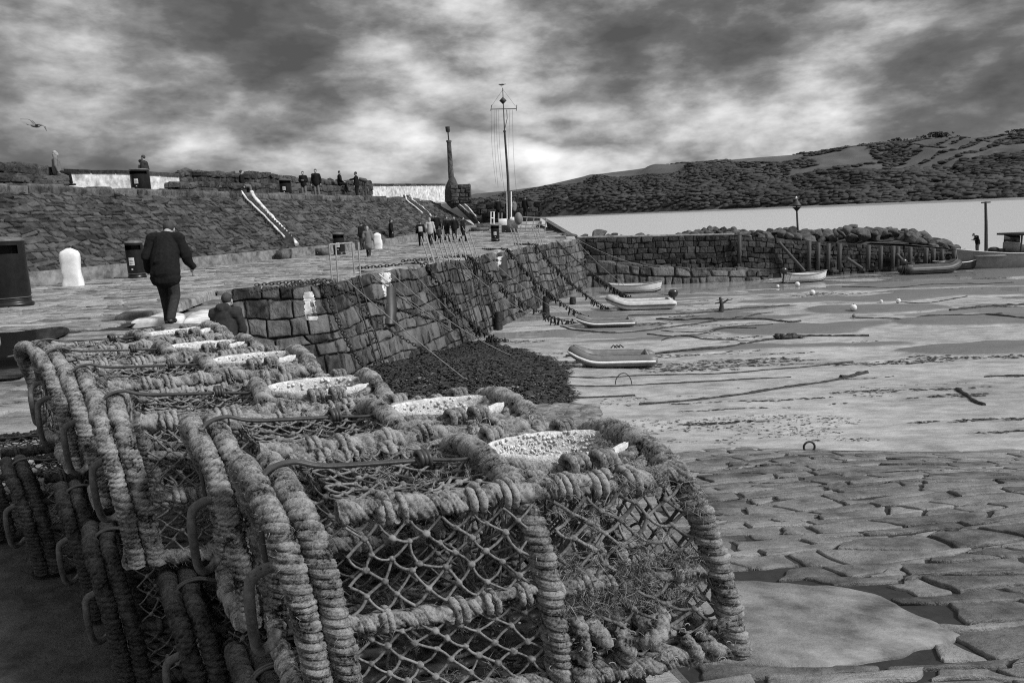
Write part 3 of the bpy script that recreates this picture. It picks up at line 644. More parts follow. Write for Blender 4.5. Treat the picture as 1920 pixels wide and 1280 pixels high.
for k, (l, r_, lab) in enumerate((([(449, 366), (456, 377), (490, 410), (529, 452)], [(468, 366), (474, 378), (509, 418), (547, 458), (552, 464)], 'white edged stair down the middle of the sloping wall'),
                                  ([(756, 369), (760, 380), (775, 392), (790, 404)], [(766, 369), (770, 379), (790, 395), (806, 410)], 'white edged stair running down behind the walking group'),
                                  ([(852, 380), (870, 397), (897, 424)], [(861, 380), (876, 393), (894, 415)], 'white edged stair nearest the mast'))):
    root = empty('wall_stair', tuple(ray_slope(*l[0])), 0, lab, 'stairs'); o = np.array(root.location)
    for side, wd in ((l, .055), (r_, .10 if k < 2 else .07)):
        mb = MB(); kerbline(mb, side, wd, .1, seed=k); mb.v = [v-o for v in mb.v]; mb.build('kerb', MT['white'], root)
    a = np.array([ray_slope(*p) for p in l]); b_ = np.array([ray_slope(*p) for p in r_]); a, _ = resample(a, n=22); b_, _ = resample(b_, n=22); mb = MB()
    for i in range(21):
        p0, p1 = a[i], b_[i]; q = np.array([p0, p1, b_[i+1], a[i+1]]); q2 = q.copy(); zt = q[:, 2].max()+.12; q2[:, 2] = zt; q2[2:, :] = q2[2:, :]
        V = np.concatenate([q-[0, 0, .2], q2]); mb.add(V-o, [(4, 5, 6, 7), (0, 1, 5, 4), (1, 2, 6, 5), (2, 3, 7, 6), (3, 0, 4, 7)])
    mb.build('treads', MT['walldark'], root, smooth=False)
# ---- pier wall across the harbour mouth
pt = [D(1083, 447, 45.3), D(1150, 446, 45.2), D(1240, 444, 45.1), D(1320, 442.5, 45), D(1380, 441, 45), D(1480, 450, 45.5), D(1560, 455, 46), D(1700, 462, 47), D(1760, 466, 47.6), D(1812, 470, 48.2)]
ptop = np.array(pt); pbot = ptop.copy(); pbot[:, 2] = -3.2; pbot[:, 1] -= .35
kk = np.linspace(0, len(ptop)-1, 90); ii = np.arange(len(ptop)); ptop = np.stack([np.interp(kk, ii, ptop[:, j]) for j in range(3)], 1); pbot = np.stack([np.interp(kk, ii, pbot[:, j]) for j in range(3)], 1)
s8, L8, H8 = polysurf(ptop, pbot); pier = empty('breakwater_wall', (10, 45, -3), 0, 'dark stone breakwater wall with timber posts closing the harbour', 'wall'); po = np.array([10, 45, -3.])
mb = MB(); backing(mb, s8, L8, H8, -.03, 90, .1); stones(mb, s8, courses(0, L8, 0, H8-.5, .26, .42, 61, .03), h=.05, bev=.025, dep=.08, gap=.02, jit=.03, tilt=.1, nz=.03, seed=16, hv=.8, rnd=.12)
tp = ptop+[0, 3.2, 0]; s9, L9, H9 = polysurf(tp, ptop); backing(mb, s9, L9, H9, .0, 90, .4)
s10, L10, H10 = polysurf(tp[::-1], (tp-[0, 0, 3.5])[::-1]); backing(mb, s10, L10, H10, 0, 90, .2)
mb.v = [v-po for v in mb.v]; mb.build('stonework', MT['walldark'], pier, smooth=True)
lip = MB(); tube(lip, ptop[:40]+[0, .05, .05]-po, .09, 6); lip.build('concrete_edge', MT['concrete'], pier)
# footing ledge of bigger blocks
lt = np.array([D(1096, 492, 44.4), D(1160, 495, 44.2), D(1230, 500, 44.2), D(1300, 507, 44.2), D(1390, 505, 44.2), D(1440, 510, 44.6)]); lb = lt.copy(); lb[:, 2] = -3.2; lb[:, 1] -= .4
s11, L11, H11 = polysurf(resample(lt, n=40)[0], resample(lb, n=40)[0]); mb = MB(); backing(mb, s11, L11, H11, -.03, 40, .1)
stones(mb, s11, courses(0, L11, 0, H11, .5, .9, 63, .05), h=.08, bev=.07, dep=.1, gap=.05, jit=.04, tilt=.06, nz=.05, seed=17, hv=.7)
s12, L12, H12 = polysurf(resample(lt+[0, .9, .05], n=40)[0], resample(lt, n=40)[0]); stones(mb, s12, courses(0, L12, 0, H12, .9, .9, 64, .0), h=.08, bev=.07, dep=.1, gap=.04, jit=.03, tilt=.05, nz=.04, seed=18)
mb.v = [v-po for v in mb.v]; mb.build('footing_blocks', MT['wall'], pier)
for x, y0, y1, Y in ((1384, 441, 494, 44.7), (1514, 452, 508, 45.2), (1531, 455, 506, 45.3), (1550, 456, 506, 45.4), (1571, 457, 506, 45.5), (1625, 460, 505, 46), (1648, 461, 505, 46.1), (1671, 461, 503, 46.3), (1680, 462, 500, 46.4), (1703, 463, 500, 46.6), (1733, 465, 498, 46.9), (1747, 466, 497, 47.1), (1763, 467, 496, 47.3), (1786, 469, 495, 47.6), (1805, 470, 494, 47.8)):
    a, b_ = D(x, y0, Y), D(x+2, y1, Y-.15); mb = MB(); mb.box((-.085, -.12, 0), (.085, .12, a[2]-b_[2])); o = mb.build('timber_post', MT['timber'], pier, smooth=False); o.location = Vector(b_-po)
for (x0, y0), (x1, y1) in (((1460, 454), (1508, 508)), ((1588, 484), (1616, 503)), ((1681, 476), (1698, 495))):
    a, b_ = D(x0, y0, 44.9), D(x1, y1, 44.7); mb = MB(); tube(mb, [a-po, b_-po], .16, 4, flat=.6); mb.build('timber_brace', MT['timber'], pier, smooth=False)
# rock armour behind the pier
ry = [(1060, 440), (1075, 428), (1090, 436), (1125, 430), (1150, 438), (1180, 442), (1220, 442), (1250, 441), (1290, 432), (1340, 424), (1420, 430), (1480, 427), (1560, 430), (1590, 421), (1640, 423), (1720, 430), (1750, 444), (1800, 460), (1815, 470)]
rx_ = [q[0] for q in ry]; rv = [q[1] for q in ry]; RL = ['angular dark boulder in the rock armour behind the breakwater wall']; protos = []
for k in range(10):
    mb = MB(); g = np.random.default_rng(100+k); sph(mb, (0, 0, 0), (1, .8, .7), 14, 10, t=g.uniform(.1, .9))
    v = mb.v[0]; 
    for _ in range(13):
        n_ = g.normal(0, 1, 3); n_ /= np.linalg.norm(n_); dcut = g.uniform(.28, .62); s = v@n_-dcut; v = v-np.clip(s, 0, None)[:, None]*n_*.95
    mb.v[0] = v*(1+.05*fbm(v, 3, 2, k)[:, None]); protos.append(mb)
nr = 0
def boulder(loc, sc_, k, lab='angular dark boulder in the rock armour behind the breakwater wall', first={}):
    global nr
    if k in first: o = first[k].copy(); COL.objects.link(o)
    else: o = protos[k].build('boulder', MT['rock'], smooth=False); first[k] = o
    o.name = 'boulder'; o.location = loc; o.scale = sc_; g = random.Random(nr); o.rotation_euler = (g.uniform(-.5, .5), g.uniform(-.5, .5), g.uniform(0, 6.3)); nr += 1
    tag(o, lab, 'boulder', 'rock armour boulders behind the breakwater'); return o
x = 1272
rows = [(48.9, .25, .9), (50.2, .10, 1.0), (51.6, 0, 1.0), (53.2, .3, 1.1)]
for Y, drop, s0 in rows:
    x = 1275 if Y < 51 else 1278
    while x < 1812:
        r_ = random.uniform(.34, .80)*s0*(1.15 if 1580 < x < 1730 else .85 if x < 1400 else 1)
        z = zpx(x, np.interp(x, rx_, rv), Y)-r_*.55-drop*random.uniform(.3, 1.6); boulder((ray(x, 430)[0]/ray(x, 430)[1]*Y, Y+random.uniform(-.4, .4), z), (r_*random.uniform(.9, 1.4), r_, r_*random.uniform(.7, 1.0)), nr % 10)
        x += r_*FPX/Y*random.uniform(.6, 1.0)
for x, y, r_ in ((1076, 440, .5), (1063, 443, .4), (1095, 440, .42), (1124, 437, .62), (1140, 441, .5), (1150, 440, .4), (1170, 443, .4), (1200, 441, .45), (1216, 443, .4), (1252, 443, .4), (1266, 443, .35)):
    Y = 49.5; p = D(x, y, Y); boulder((p[0], Y, p[2]-.1), (r_*1.3, r_, r_*.8), nr % 10)
mb = MB(); cr_ = [D(x, y+9, 51.5) for x, y in ry]; cr_ = np.array(cr_); cr_[:, 2] -= .55; front = cr_+[0, -3.3, -.25]; back = cr_+[0, 6, -4]
V = np.concatenate([front, cr_, back]); n = len(cr_); f = []
for r_ in (0, 1): f += [(r_*n+i, r_*n+i+1, (r_+1)*n+i+1, (r_+1)*n+i) for i in range(n-1)]
mb.add(V, f); tag(mb.build('rubble_bank', MT['rock'], smooth=False), kind='structure')
# ---- far shore and hills
hp = [(600, 425), (780, 398), (860, 374), (893, 363), (950, 358), (1010, 350), (1035, 345), (1100, 330), (1150, 323), (1250, 311), (1400, 297), (1480, 291), (1560, 281), (1650, 273), (1700, 268), (1780, 262), (1860, 255), (1930, 250), (2100, 240), (2500, 232), (3000, 240)]
hx = [q[0] for q in hp]; hy = [q[1] for q in hp]
def ds(x): return np.interp(x, [500, 900, 1030, 1300, 1600, 1920, 3000], [3300, 2500, 2000, 1600, 1300, 1120, 900])
NX, NT = 420, 110; xs = np.linspace(560, 2700, NX); ts = np.concatenate([np.linspace(0, 1, NT-12), np.linspace(1.08, 4, 12)])
HV = np.zeros((NX, NT, 3))
for i, x in enumerate(xs):
    d = ray(x, 380); d0 = ds(x); dr = d0+520; zr = zpx(x, np.interp(x, hx, hy), dr)
    tt = ts; Y = d0+(dr-d0)*tt; cl_ = np.interp(x, [900, 1150, 1500], [.55, .35, .12])
    prof = np.where(tt <= 1, cl_*np.minimum(tt/.12, 1)**.8+(1-cl_)*(np.sin(np.clip(tt, 0, 1)*math.pi/2)**1.25), 1-.02*(tt-1))
    HV[i, :, 0] = d[0]/d[1]*Y; HV[i, :, 1] = Y; HV[i, :, 2] = WL-2+(zr-WL+2)*prof
nzv = fbm(HV, .006, 4, 4); gul = fbm(HV*[1, .35, 0], .009, 3, 11)
mask = np.clip(ts/.15, 0, 1)*np.clip((1-ts)/.2, 0, 1)
HV[..., 2] += (nzv*9-np.abs(gul)*16)*mask[None]
nf = []
i = np.arange(NX-1)[:, None]*NT; j = np.arange(NT-1)[None]; f = np.stack([i+j, i+NT+j, i+NT+j+1, i+j+1], -1).reshape(-1, 4)
mb = MB(); mb.add(HV.reshape(-1, 3), f); tag(mb.build('hills', MT['field']), kind='structure')
def hpoint(x, t_):
    fi = np.clip((x-xs[0])/(xs[-1]-xs[0])*(NX-1), 0, NX-1.01); fj = np.interp(t_, ts, np.arange(NT)); i0, j0 = int(fi), int(min(fj, NT-1.01)); a, b_ = fi-i0, fj-j0
    return (HV[i0, j0]*(1-a)*(1-b_)+HV[i0+1, j0]*a*(1-b_)+HV[i0, j0+1]*(1-a)*b_+HV[i0+1, j0+1]*a*b_)
mb = MB(); n = 60; bx_ = np.linspace(700, 2300, n); A = np.array([[ray(x, 380)[0]/ray(x, 380)[1]*(ds(x)-k), ds(x)-k, z] for k, z in ((-30, 3), (40, -3.4)) for x in bx_])
mb.add(A, [(n+i, n+i+1, i+1, i) for i in range(n-1)]); tag(mb.build('far_beach', MT['concrete']), kind='structure')
# woodland masses: leaf clumps over the slopes
def clump(mb, c, r, g, t):
    k = 20; d = g.normal(0, 1, (k, 3)); d /= np.linalg.norm(d, axis=1)[:, None]; d[:, 2] = np.abs(d[:, 2])
    cc = np.asarray(c)+d*r*g.uniform(.5, 1, (k, 1)); a = g.normal(0, 1, (k, 3)); a /= np.linalg.norm(a, axis=1)[:, None]; b_ = np.cross(a, d); b_ /= np.linalg.norm(b_, axis=1)[:, None]+1e-9; s = r*g.uniform(.2, .42, (k, 1))
    V = np.stack([cc-a*s, cc-b_*s, cc+a*s, cc+b_*s], 1).reshape(-1, 3); mb.add(V, np.arange(k)[:, None]*4+np.array([[0, 1, 2, 3]]), np.repeat(np.clip(t+g.normal(0, .15, k), 0, 1), 4))
g = np.random.default_rng(5); mb = MB(); cnt = 0
fields = [(1560, 1680, .30, .75), (1560, 1740, .35, .6), (1700, 1830, .38, .78), (1800, 1960, .55, .9)]
for _ in range(15000):
    x = g.uniform(880, 2050); t_ = g.uniform(.02, 1)
    wd = fbm(np.array([x*.012, t_*3, 0]), 1, 3, 7)
    lim = np.interp(x, [880, 1000, 1150, 1400, 1560, 1700, 1950], [.5, .62, .72, .76, .60, .40, .45])
    dens_ = 1 if t_ < lim*(1+.22*wd) else 0
    if x > 1480 and t_ > .3:       # hedge lines between fields
        hl = min(abs((x-1500)/430-(t_-.3)/.75-k*.30) for k in (0, .5, 1.05, 1.6)); dens_ = max(dens_ if t_ < .42 else 0, 1 if hl < .02 else 0)
    if wd > .55 and t_ > .5: dens_ = max(dens_, 1)
    if not dens_: continue
    p = hpoint(x, t_); r_ = g.uniform(3.5, 8.0)*(1 if t_ < .4 else .75); sph(mb, p+[0, 0, r_*.25], (r_*1.3, r_*1.1, r_*g.uniform(.32, .6)), 7, 5, noise=.4, seed=g.integers(0, 500), t=np.clip(.5+.7*fbm(np.array([x*.02, t_*6, 1]), 1, 2, 3)+g.normal(0, .18), 0, 1))
tag(mb.build('hillside_woodland', MT['wood_f']), 'dense dark woodland covering the hillside across the bay', 'woodland', kind='stuff')
def far_tree(x, wpx, hpx, lab, sc_=1):
    p = hpoint(x, 1.0); dpx = p[1]/FPX; mb = MB(); g = np.random.default_rng(int(x)); root = empty('ridge_tree', tuple(p), 0, lab, 'tree', 'trees along the hill ridge')
    tube(mb, [(0, 0, -2), (0, 0, hpx*dpx*.5)], [.8, .4], 6); mb.build('trunk', MT['bark'], root)
    mb = MB()
    for _ in range(int(10+wpx*2.2)):
        a = g.normal(0, .36); c = (a*wpx*dpx, g.normal(0, .2)*wpx*dpx, hpx*dpx*(.35+.5*g.uniform(0, 1)*math.exp(-a*a*2))); clump(mb, c, hpx*dpx*.2, g, g.uniform(.2, .8))
    mb.build('crown', MT['wood_f'], root, smooth=False)
for x, w_, h_, lab in ((1748, 38, 16, 'largest broad round tree clump on the hill ridge'), (1676, 22, 11, 'low tree clump on the ridge left of the largest clump'), (1712, 26, 7, 'spreading low scrub tree joined to the left of the largest clump'), (1645, 16, 7, 'small thin tree in the short row along the ridge'), (1630, 14, 7, 'pale bare tree in the short row along the ridge'), (1612, 12, 7, 'squat tree in the short row along the ridge'), (1583, 7, 6, 'lone tiny tree at the left end of the ridge row'), (1905, 36, 10, 'ridge tree clump cut by the right edge of the photograph'), (1795, 8, 5, 'lone small tree on the ridge right of the largest clump')): far_tree(x, w_, h_, lab)
# ================================================================== LOBSTER POTS
PL, PW, PH = .76, .37, .42
def hoop(x, lean=0, w=PW, h=PH, x2=None, yo=0):
    """D-shaped end frame standing in the y-z plane, x position leaning at the foot"""
    pts = [(x+lean, yo-.015, -.01), (x+lean*.6-.003, yo-.012, h*.34), (x+lean*.2-.012, yo-.002, h*.66), (x-.025, yo+.03, h*.88), (x-.038, yo+.085, h*.975), (x-.045, yo+w*.5, h+.008), (x-.045, yo+w-.09, h-.005), (x-.04, yo+w-.03, h*.9), (x-.015+lean*.2, yo+w, h*.66), (x+lean*.6, yo+w+.012, h*.34), (x+lean, yo+w+.015, -.01)]; return smoothpath(pts, 8)
    return smoothpath(pts, 8)
def netpatch(mb, c00, c10, c11, c01, nu, nv, r=.0027, sag=.012, seed=0, knot=.0060, m=5, bulge=None, seg=4, t=.6, drop=0):
    """diamond net tied across a four-cornered opening"""
    g = np.random.default_rng(seed); c00, c10, c11, c01 = [np.asarray(c, float) for c in (c00, c10, c11, c01)]
    nrm = np.cross(c10-c00, c01-c00); nrm /= np.linalg.norm(nrm)
    K = {}
    def kp(i, j):
        if (i, j) not in K:
            u, v = i/(2*nu), j/(2*nv); e = 0 if i in (0, 2*nu) or j in (0, 2*nv) else 1
            u2, v2 = u+e*g.normal(0, .08/nu), v+e*g.normal(0, .08/nv)
            p = c00*(1-u2)*(1-v2)+c10*u2*(1-v2)+c11*u2*v2+c01*(1-u2)*v2
            K[(i, j)] = p-nrm*sag*math.sin(math.pi*u)*math.sin(math.pi*v)+e*nrm*g.normal(0, .003)
        return K[(i, j)]
    for i in range(2*nu+1):
        for j in range(2*nv+1):
            if (i+j) % 2: continue
            for di, dj in ((1, 1), (1, -1)):
                a, b_ = i+di, j+dj
                if 0 <= a <= 2*nu and 0 <= b_ <= 2*nv:
                    if drop and g.random() < drop: continue
                    p, q = kp(i, j), kp(a, b_); L_ = np.linalg.norm(q-p); s = np.linspace(0, 1, seg+1)[:, None]
                    mid = g.normal(0, .05, 3)*L_; mid[2] -= .05*L_
                    pts = p+(q-p)*s+mid*np.sin(s*math.pi)
                    tube(mb, pts, r*g.uniform(.85, 1.15)*(1+.25*np.abs(np.linspace(-1, 1, seg+1))**4), m, np.clip(t+g.normal(0, .15), 0, 1), caps=False)
            if 0 < i < 2*nu and 0 < j < 2*nv and knot: sph(mb, kp(i, j)+0, knot*np.array([1.15, 1.15, .95])*g.uniform(.85, 1.25), 7, 5, t=np.clip(t+.12+g.normal(0, .12), 0, 1), noise=.2, seed=i+j*7)
    return K
def tufts(mb, pts, n, ln, seed=0, wd=.0007, k=14, t=.6):
    g = np.random.default_rng(seed)
    for _ in range(n):
        c = pts[g.integers(0, len(pts))]+g.normal(0, .006, 3); kk = int(k*g.uniform(.5, 1.6))
        b_ = c+g.normal(0, .004, (kk, 3)); d = g.normal(0, 1, (kk, 3))+g.normal(0, .5, 3); d[:, 2] -= .5; d /= np.linalg.norm(d, axis=1)[:, None]; l = ln*g.uniform(.4, 1.3, (kk, 1))
        s = np.cross(d, g.normal(0, 1, (kk, 3))); s /= np.linalg.norm(s, axis=1)[:, None]; w2 = wd*g.uniform(.6, 1.3, (kk, 1)); mid = b_+d*l*.5; e = mid+(d+g.normal(0, .8, (kk, 3)))*l*.5
        V = np.stack([b_-s*w2, b_+s*w2, mid+s*w2, mid-s*w2, e+s*w2*.4, e-s*w2*.4], 1).reshape(-1, 3); q = np.arange(kk)[:, None]*6; tt = np.repeat(np.clip(t+g.normal(0, .2, kk), 0, 1), 6)
        mb.add(V, np.concatenate([q+np.array([[0, 1, 2, 3]]), q+np.array([[3, 2, 4, 5]])]), tt)
def make_pot(seed, hi=True, dark=False):
    """hi: close pot with finest ropes"""
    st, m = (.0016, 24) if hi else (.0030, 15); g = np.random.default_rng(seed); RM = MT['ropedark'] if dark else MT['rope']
    root = empty('lobster_pot', (0, 0, 0)); nf_ = 1.0 if hi else .45
    def rp(mbx, p, Rr, pitch, sgn=1, sd_=0, lump=.13, amp=.22, fz=.6, t0=.5):
        v, c = rope(mbx, p, Rr, pitch, st*max(1, Rr/.022), m if Rr > .013 else m*2//3, amp, seed+sd_, sgn, lump, t0=t0)
        s = np.linalg.norm(np.diff(c, axis=0), axis=1).sum(); fuzz(mbx, v, c, int(s*Rr*90000*nf_*fz), .011, .00045, seed+sd_)
        return v
    # end frame: two wrapped bars side by side
    mb = MB(); rp(mb, hoop(.0, .02), .0245, .0165, 1, 1); rp(mb, hoop(.052, .02), .0245, .018, 1, 2); mb.build('end_frame', RM, root)
    mb = MB(); rp(mb, hoop(.455, .02), .024, .019, 1, 3); mb.build('middle_frame', RM, root)
    mb = MB(); rp(mb, hoop(PL+.03, .07), .024, .018, 1, 4, lump=.2); mb.build('end_frame', RM, root)
    z = PH*.93
    def wav(p, a=.004): p, s = resample(p, .03); return p+a*np.stack([vn(p, 14, 3+seed), vn(p, 14, 5), vn(p, 14, 9)], -1)
    # long rails, wrapped thickly near the frames and knotted where the net is tied
    for nm, pts, rr in (('top_rail', [(.08, .022, z), (.25, .012, z-.004), (.45, .02, z), (.60, .03, z-.012), (PL, .022, z)], .0215), ('top_rail', [(.06, PW-.02, z), (.3, PW-.012, z-.004), (.45, PW-.02, z), (PL, PW-.022, z)], .019),
                        ('side_rail', [(.07, -.004, PH*.44), (.25, .012, PH*.40), (.45, -.006, PH*.47), (.62, .012, PH*.42), (PL+.04, 0, PH*.46)], .0165), ('side_rail', [(.06, PW, PH*.44), (.3, PW-.01, PH*.42), (.45, PW, PH*.46), (PL+.04, PW, PH*.46)], .015),
                        ('base_rail', [(.05, -.012, .005), (.4, -.01, .0), (PL+.08, -.012, .005)], .021), ('base_rail', [(.05, PW+.012, .005), (.4, PW+.01, .0), (PL+.08, PW+.012, .005)], .02),
                        ('base_rail', [(PL+.085, -.01, 0), (PL+.10, PW/2, 0), (PL+.085, PW+.01, 0)], .022), ('base_rail', [(0, -.01, 0), (-.005, PW/2, 0), (0, PW+.01, 0)], .021)):
        mb = MB(); rp(mb, wav(smoothpath(pts, 6)), rr, .034, -1, int(pts[0][0]*97)+int(rr*1e4), lump=.26, amp=.22)
        if nm in ('top_rail', 'side_rail'):
            q, _ = resample(np.array(pts, float), .062)
            for c in q[1:-1]+g.normal(0, .007, (len(q)-2, 1))*[1, 0, 0]:            # net lashings bound over the rail
                if g.random() < .25: continue
                a = np.linspace(0, 2*math.pi*g.uniform(1.1, 2.6), 26)+g.uniform(0, 6); ring_ = np.stack([c[0]+(a-a[0])*g.uniform(.0012, .003)-.006, c[1]+np.cos(a)*(rr+.003), c[2]+np.sin(a)*(rr+.003)], 1); v, cc = rope(mb, ring_, g.uniform(.005, .0085), .012, .0022, 9, .3, int(c[0]*900), 1, .3, t0=.6)
                if hi: fuzz(mb, v, cc, 60, .011, .0005, int(c[0]*900))
        mb.build(nm, RM, root)
    # double rope either side of the entrance ring
    mb = MB(); cx_, cy_ = .592, PW*.50; rr_ = []
    for off, sd_ in ((.0, 0), (.021, 1)):
        a = np.linspace(.2, 2*math.pi+.2, 46); ex, ey = .160+off, .100+off; q = np.stack([cx_+ex*np.sign(np.cos(a))*np.abs(np.cos(a))**.8, cy_+ey*np.sign(np.sin(a))*np.abs(np.sin(a))**.85, PH-.016-.012*sd_+.008*np.sin(3*a+seed)], 1)
        rp(mb, q, .0125, .02, -1, 20+sd_, lump=.25)
    for s_x in (-1, 1):               # whippings that bind the pair
        for k in range(3):
            a = np.linspace(0, 2*math.pi*3.2, 40); c = np.array([cx_+s_x*(.03+.055*abs(k-1)), cy_+(-1)**k*(.125), PH]); q = np.stack([c[0]+a*.002-.02, c[1]+.020*np.cos(a), c[2]-.004+.018*np.sin(a)], 1); rope(mb, q, .0075, .014, .003, 9, .3, k, 1, .25, t0=.55)
    mb.build('entrance_rope', RM, root)
    # plastic entrance ring crusted with barnacles
    mb = MB(); th = np.linspace(0, 2*math.pi, 72, endpoint=False); prof = [(1.0, .0), (1.02, .012), (1.05, .012), (1.06, 0), (1.02, -.035), (.93, -.075), (.90, -.075), (.96, -.035)]
    V = np.array([[(cx_+.150*r_*math.cos(a), cy_+.084*r_*math.sin(a), PH-.006+z_) for r_, z_ in prof] for a in th]); V += .0025*fbm(V, 60, 3)[..., None]
    n, k = V.shape[:2]; i = np.arange(n)[:, None]*k; i2 = (np.arange(n)[:, None]+1) % n*k; j = np.arange(k)[None]; j2 = (j+1) % k
    mb.add(V.reshape(-1, 3), np.stack([i+j, i+j2, i2+j2, i2+j], -1).reshape(-1, 4), .55); ringo = mb.build('entrance_ring', MT['ring'], root)
    mb = MB()
    for _ in range(900 if hi else 260):
        a = g.uniform(0, 6.283); zz = g.uniform(-.07, .010); rr2 = np.interp(zz, [-.075, -.035, 0.01], [.895, .955, .995]); s = g.uniform(.0018, .0046)*(1 if hi else 1.5); sph(mb, (cx_+.150*rr2*math.cos(a), cy_+.084*rr2*math.sin(a), PH-.006+zz), s*np.array([1, 1, .9]), 6, 4, t=g.uniform(.2, 1))
    for _ in range(46 if hi else 8):         # worm casts
        a = g.uniform(0.3, 2.9); zz = g.uniform(-.06, 0); rr2 = np.interp(zz, [-.075, -.035, 0.01], [.88, .94, .98]); c = np.array([cx_+.150*rr2*math.cos(a), cy_+.084*rr2*math.sin(a), PH-.006+zz]); tt = np.linspace(0, g.uniform(2, 6), 12); rad = g.uniform(.004, .009); e = np.array([-math.sin(a), math.cos(a), 0])
        q = c+np.outer(rad*np.cos(tt)*(1-.1*tt), e)+np.outer(rad*np.sin(tt), [0, 0, 1]); tube(mb, q, .0012, 5, .95)
    mb.build('barnacles', MT['ring'], ringo)
    # net panels: four walls, roof, funnel
    net = MB(); b_, e_, tz, mz = .085, .435, z-.02, PH*.44+.012; lo = PH*.44-.016
    def side(y, sd_, fl):
        netpatch(net, (b_, y, mz), (e_, y, mz+.01), (e_, y, tz), (b_, y, tz), 6, 3, seed=seed+sd_, sag=.012*fl)
        netpatch(net, (b_, y, .02), (e_+.01, y, .02), (e_+.01, y, lo), (b_, y, lo), 6, 3, seed=seed+sd_+1, sag=.01*fl)
        netpatch(net, (.485, y, mz), (PL+.02, y, mz), (PL-.015, y+.01*fl, tz), (.475, y, tz), 4, 3, seed=seed+sd_+2, sag=.012*fl, r=.0036, t=.7, drop=.06)
        netpatch(net, (.495, y, .02), (PL+.05, y, .02), (PL+.025, y, lo), (.485, y, lo), 4, 3, seed=seed+sd_+3, sag=.01*fl, r=.0036, drop=.06)
    side(-.004, 10, 1); side(PW+.004, 20, -1)
    netpatch(net, (.085, .03, z+.012), (.43, .03, z+.012), (.43, PW-.03, z+.012), (.085, PW-.03, z+.012), 6, 6, seed=seed+30, sag=.03, r=.003)
    netpatch(net, (.03, .01, .02), (.03, PW-.01, .02), (.03, PW-.04, z), (.03, .04, z), 5, 6, seed=seed+31, r=.0034)
    netpatch(net, (PL+.08, .0, .02), (PL+.08, PW, .02), (PL+.01, PW-.03, z), (PL+.01, .03, z), 5, 6, seed=seed+33, r=.0036, drop=.05)
    netpatch(net, (.455, .03, .03), (.455, PW-.03, .03), (.455, PW-.05, z-.03), (.455, .05, z-.03), 5, 5, seed=seed+34, r=.0028, sag=.09)
    mb_ = net.build('netting', MT['twine'], root)
    fn = MB(); th = np.linspace(0, 2*math.pi, 14, endpoint=False)
    for k in range(14):
        for d in (1, -1):
            q = [(cx_+.12*(1-.35*s)*math.cos(th[k]+d*s*.9)-.12*s, cy_+.1*(1-.3*s)*math.sin(th[k]+d*s*.9), PH-.06-.22*s) for s in np.linspace(0, 1, 7)]; tube(fn, q, .0024, 5, .4, caps=False)
    fn.build('funnel', MT['twine'], root)
    # perforated plastic floor
    fl = MB(); nx, ny = (17, 8); X0, X1, Y0, Y1 = .0, PL+.07, 0, PW; K = 12; a = np.arange(K)*2*math.pi/K+math.pi/K
    for i in range(nx):
        for j in range(ny):
            cx1, cy1 = X0+(i+.5+(.5 if j % 2 else 0))*(X1-X0)/(nx+.5), Y0+(j+.5)*(Y1-Y0)/ny; hx_, hy_ = (X1-X0)/(nx+.5)/2, (Y1-Y0)/ny/2
            sq = np.array([(max(-1, min(1, 1.45*math.cos(t_)))*hx_, max(-1, min(1, 1.45*math.sin(t_)))*hy_) for t_ in a]); ov = np.stack([np.cos(a)*hx_*.68, np.sin(a)*hy_*.62], 1)
            V = np.concatenate([np.c_[sq+[cx1, cy1], np.full(K, .012)], np.c_[ov+[cx1, cy1], np.full(K, .012)], np.c_[ov+[cx1, cy1], np.full(K, .002)]]); V[:, 2] += .0
            q = np.arange(K)[:, None]; q2 = (q+1) % K; fl.add(V, np.concatenate([np.c_[q, q2, q2+K, q+K], np.c_[q+K, q2+K, q2+2*K, q+2*K]]), .5)
    fl.build('floor', MT['plastic'], root)
    # weighted bundle of old rope and shell-grown straps at the foot of the right bay
    mb = MB()
    for k in range(26 if hi else 10):
        x = g.uniform(.50, PL+.06); y = g.choice([-.02, .02, .06])+g.normal(0, .015); zz = g.uniform(.0, .09); l = g.uniform(.05, .13); an = g.uniform(.6, 2.2)
        q = [(x-l*.5*math.cos(an), y+.01, max(.0, zz-l*.5*math.sin(an))), (x, y-.015, zz), (x+l*.5*math.cos(an), y+.008, zz+l*.5*math.sin(an))]; v, c = rope(mb, smoothpath(q, 6), g.uniform(.010, .018), .02, st*1.3, m*2//3, .25, seed+60+k, 1, .35, t0=g.uniform(.25, .65)); fuzz(mb, v, c, int(90*nf_), .012, .0006, k)
    for k in range(60 if hi else 0):
        c = np.array([g.uniform(.45, PL+.07), g.uniform(-.035, -.01), g.uniform(-.01, .08)]); tt = np.linspace(0, g.uniform(2, 5), 9); rad = g.uniform(.004, .01); q = c+np.stack([rad*np.cos(tt), tt*0, rad*np.sin(tt)], 1); tube(mb, q, .0011, 4, 1.0)
    mb.build('base_lashing', RM, root)
    # algae
    if not dark:
        mb = MB(); P1 = []
        for _ in range(500): P1.append((g.uniform(.47, PL+.03), -.004+g.normal(0, .004), g.choice([g.uniform(.12, PH*.9), g.normal(PH*.44, .03)])))
        for _ in range(120): P1.append((g.uniform(.47, PL), g.uniform(0, .05), z+g.normal(0, .01)))
        for _ in range(60): P1.append((g.uniform(.08, .43), g.uniform(0, PW), z+.01))
        for _ in range(60): P1.append((g.uniform(.1, .43), g.uniform(0, PW), .03))
        tufts(mb, np.array(P1), 420 if hi else 150, .020, seed, k=22 if hi else 12, wd=.0006 if hi else .0011); mb.build('algae_growth', MT['algae'], root, smooth=False)
        mb = MB()           # catch-bag and tangled twine lying inside
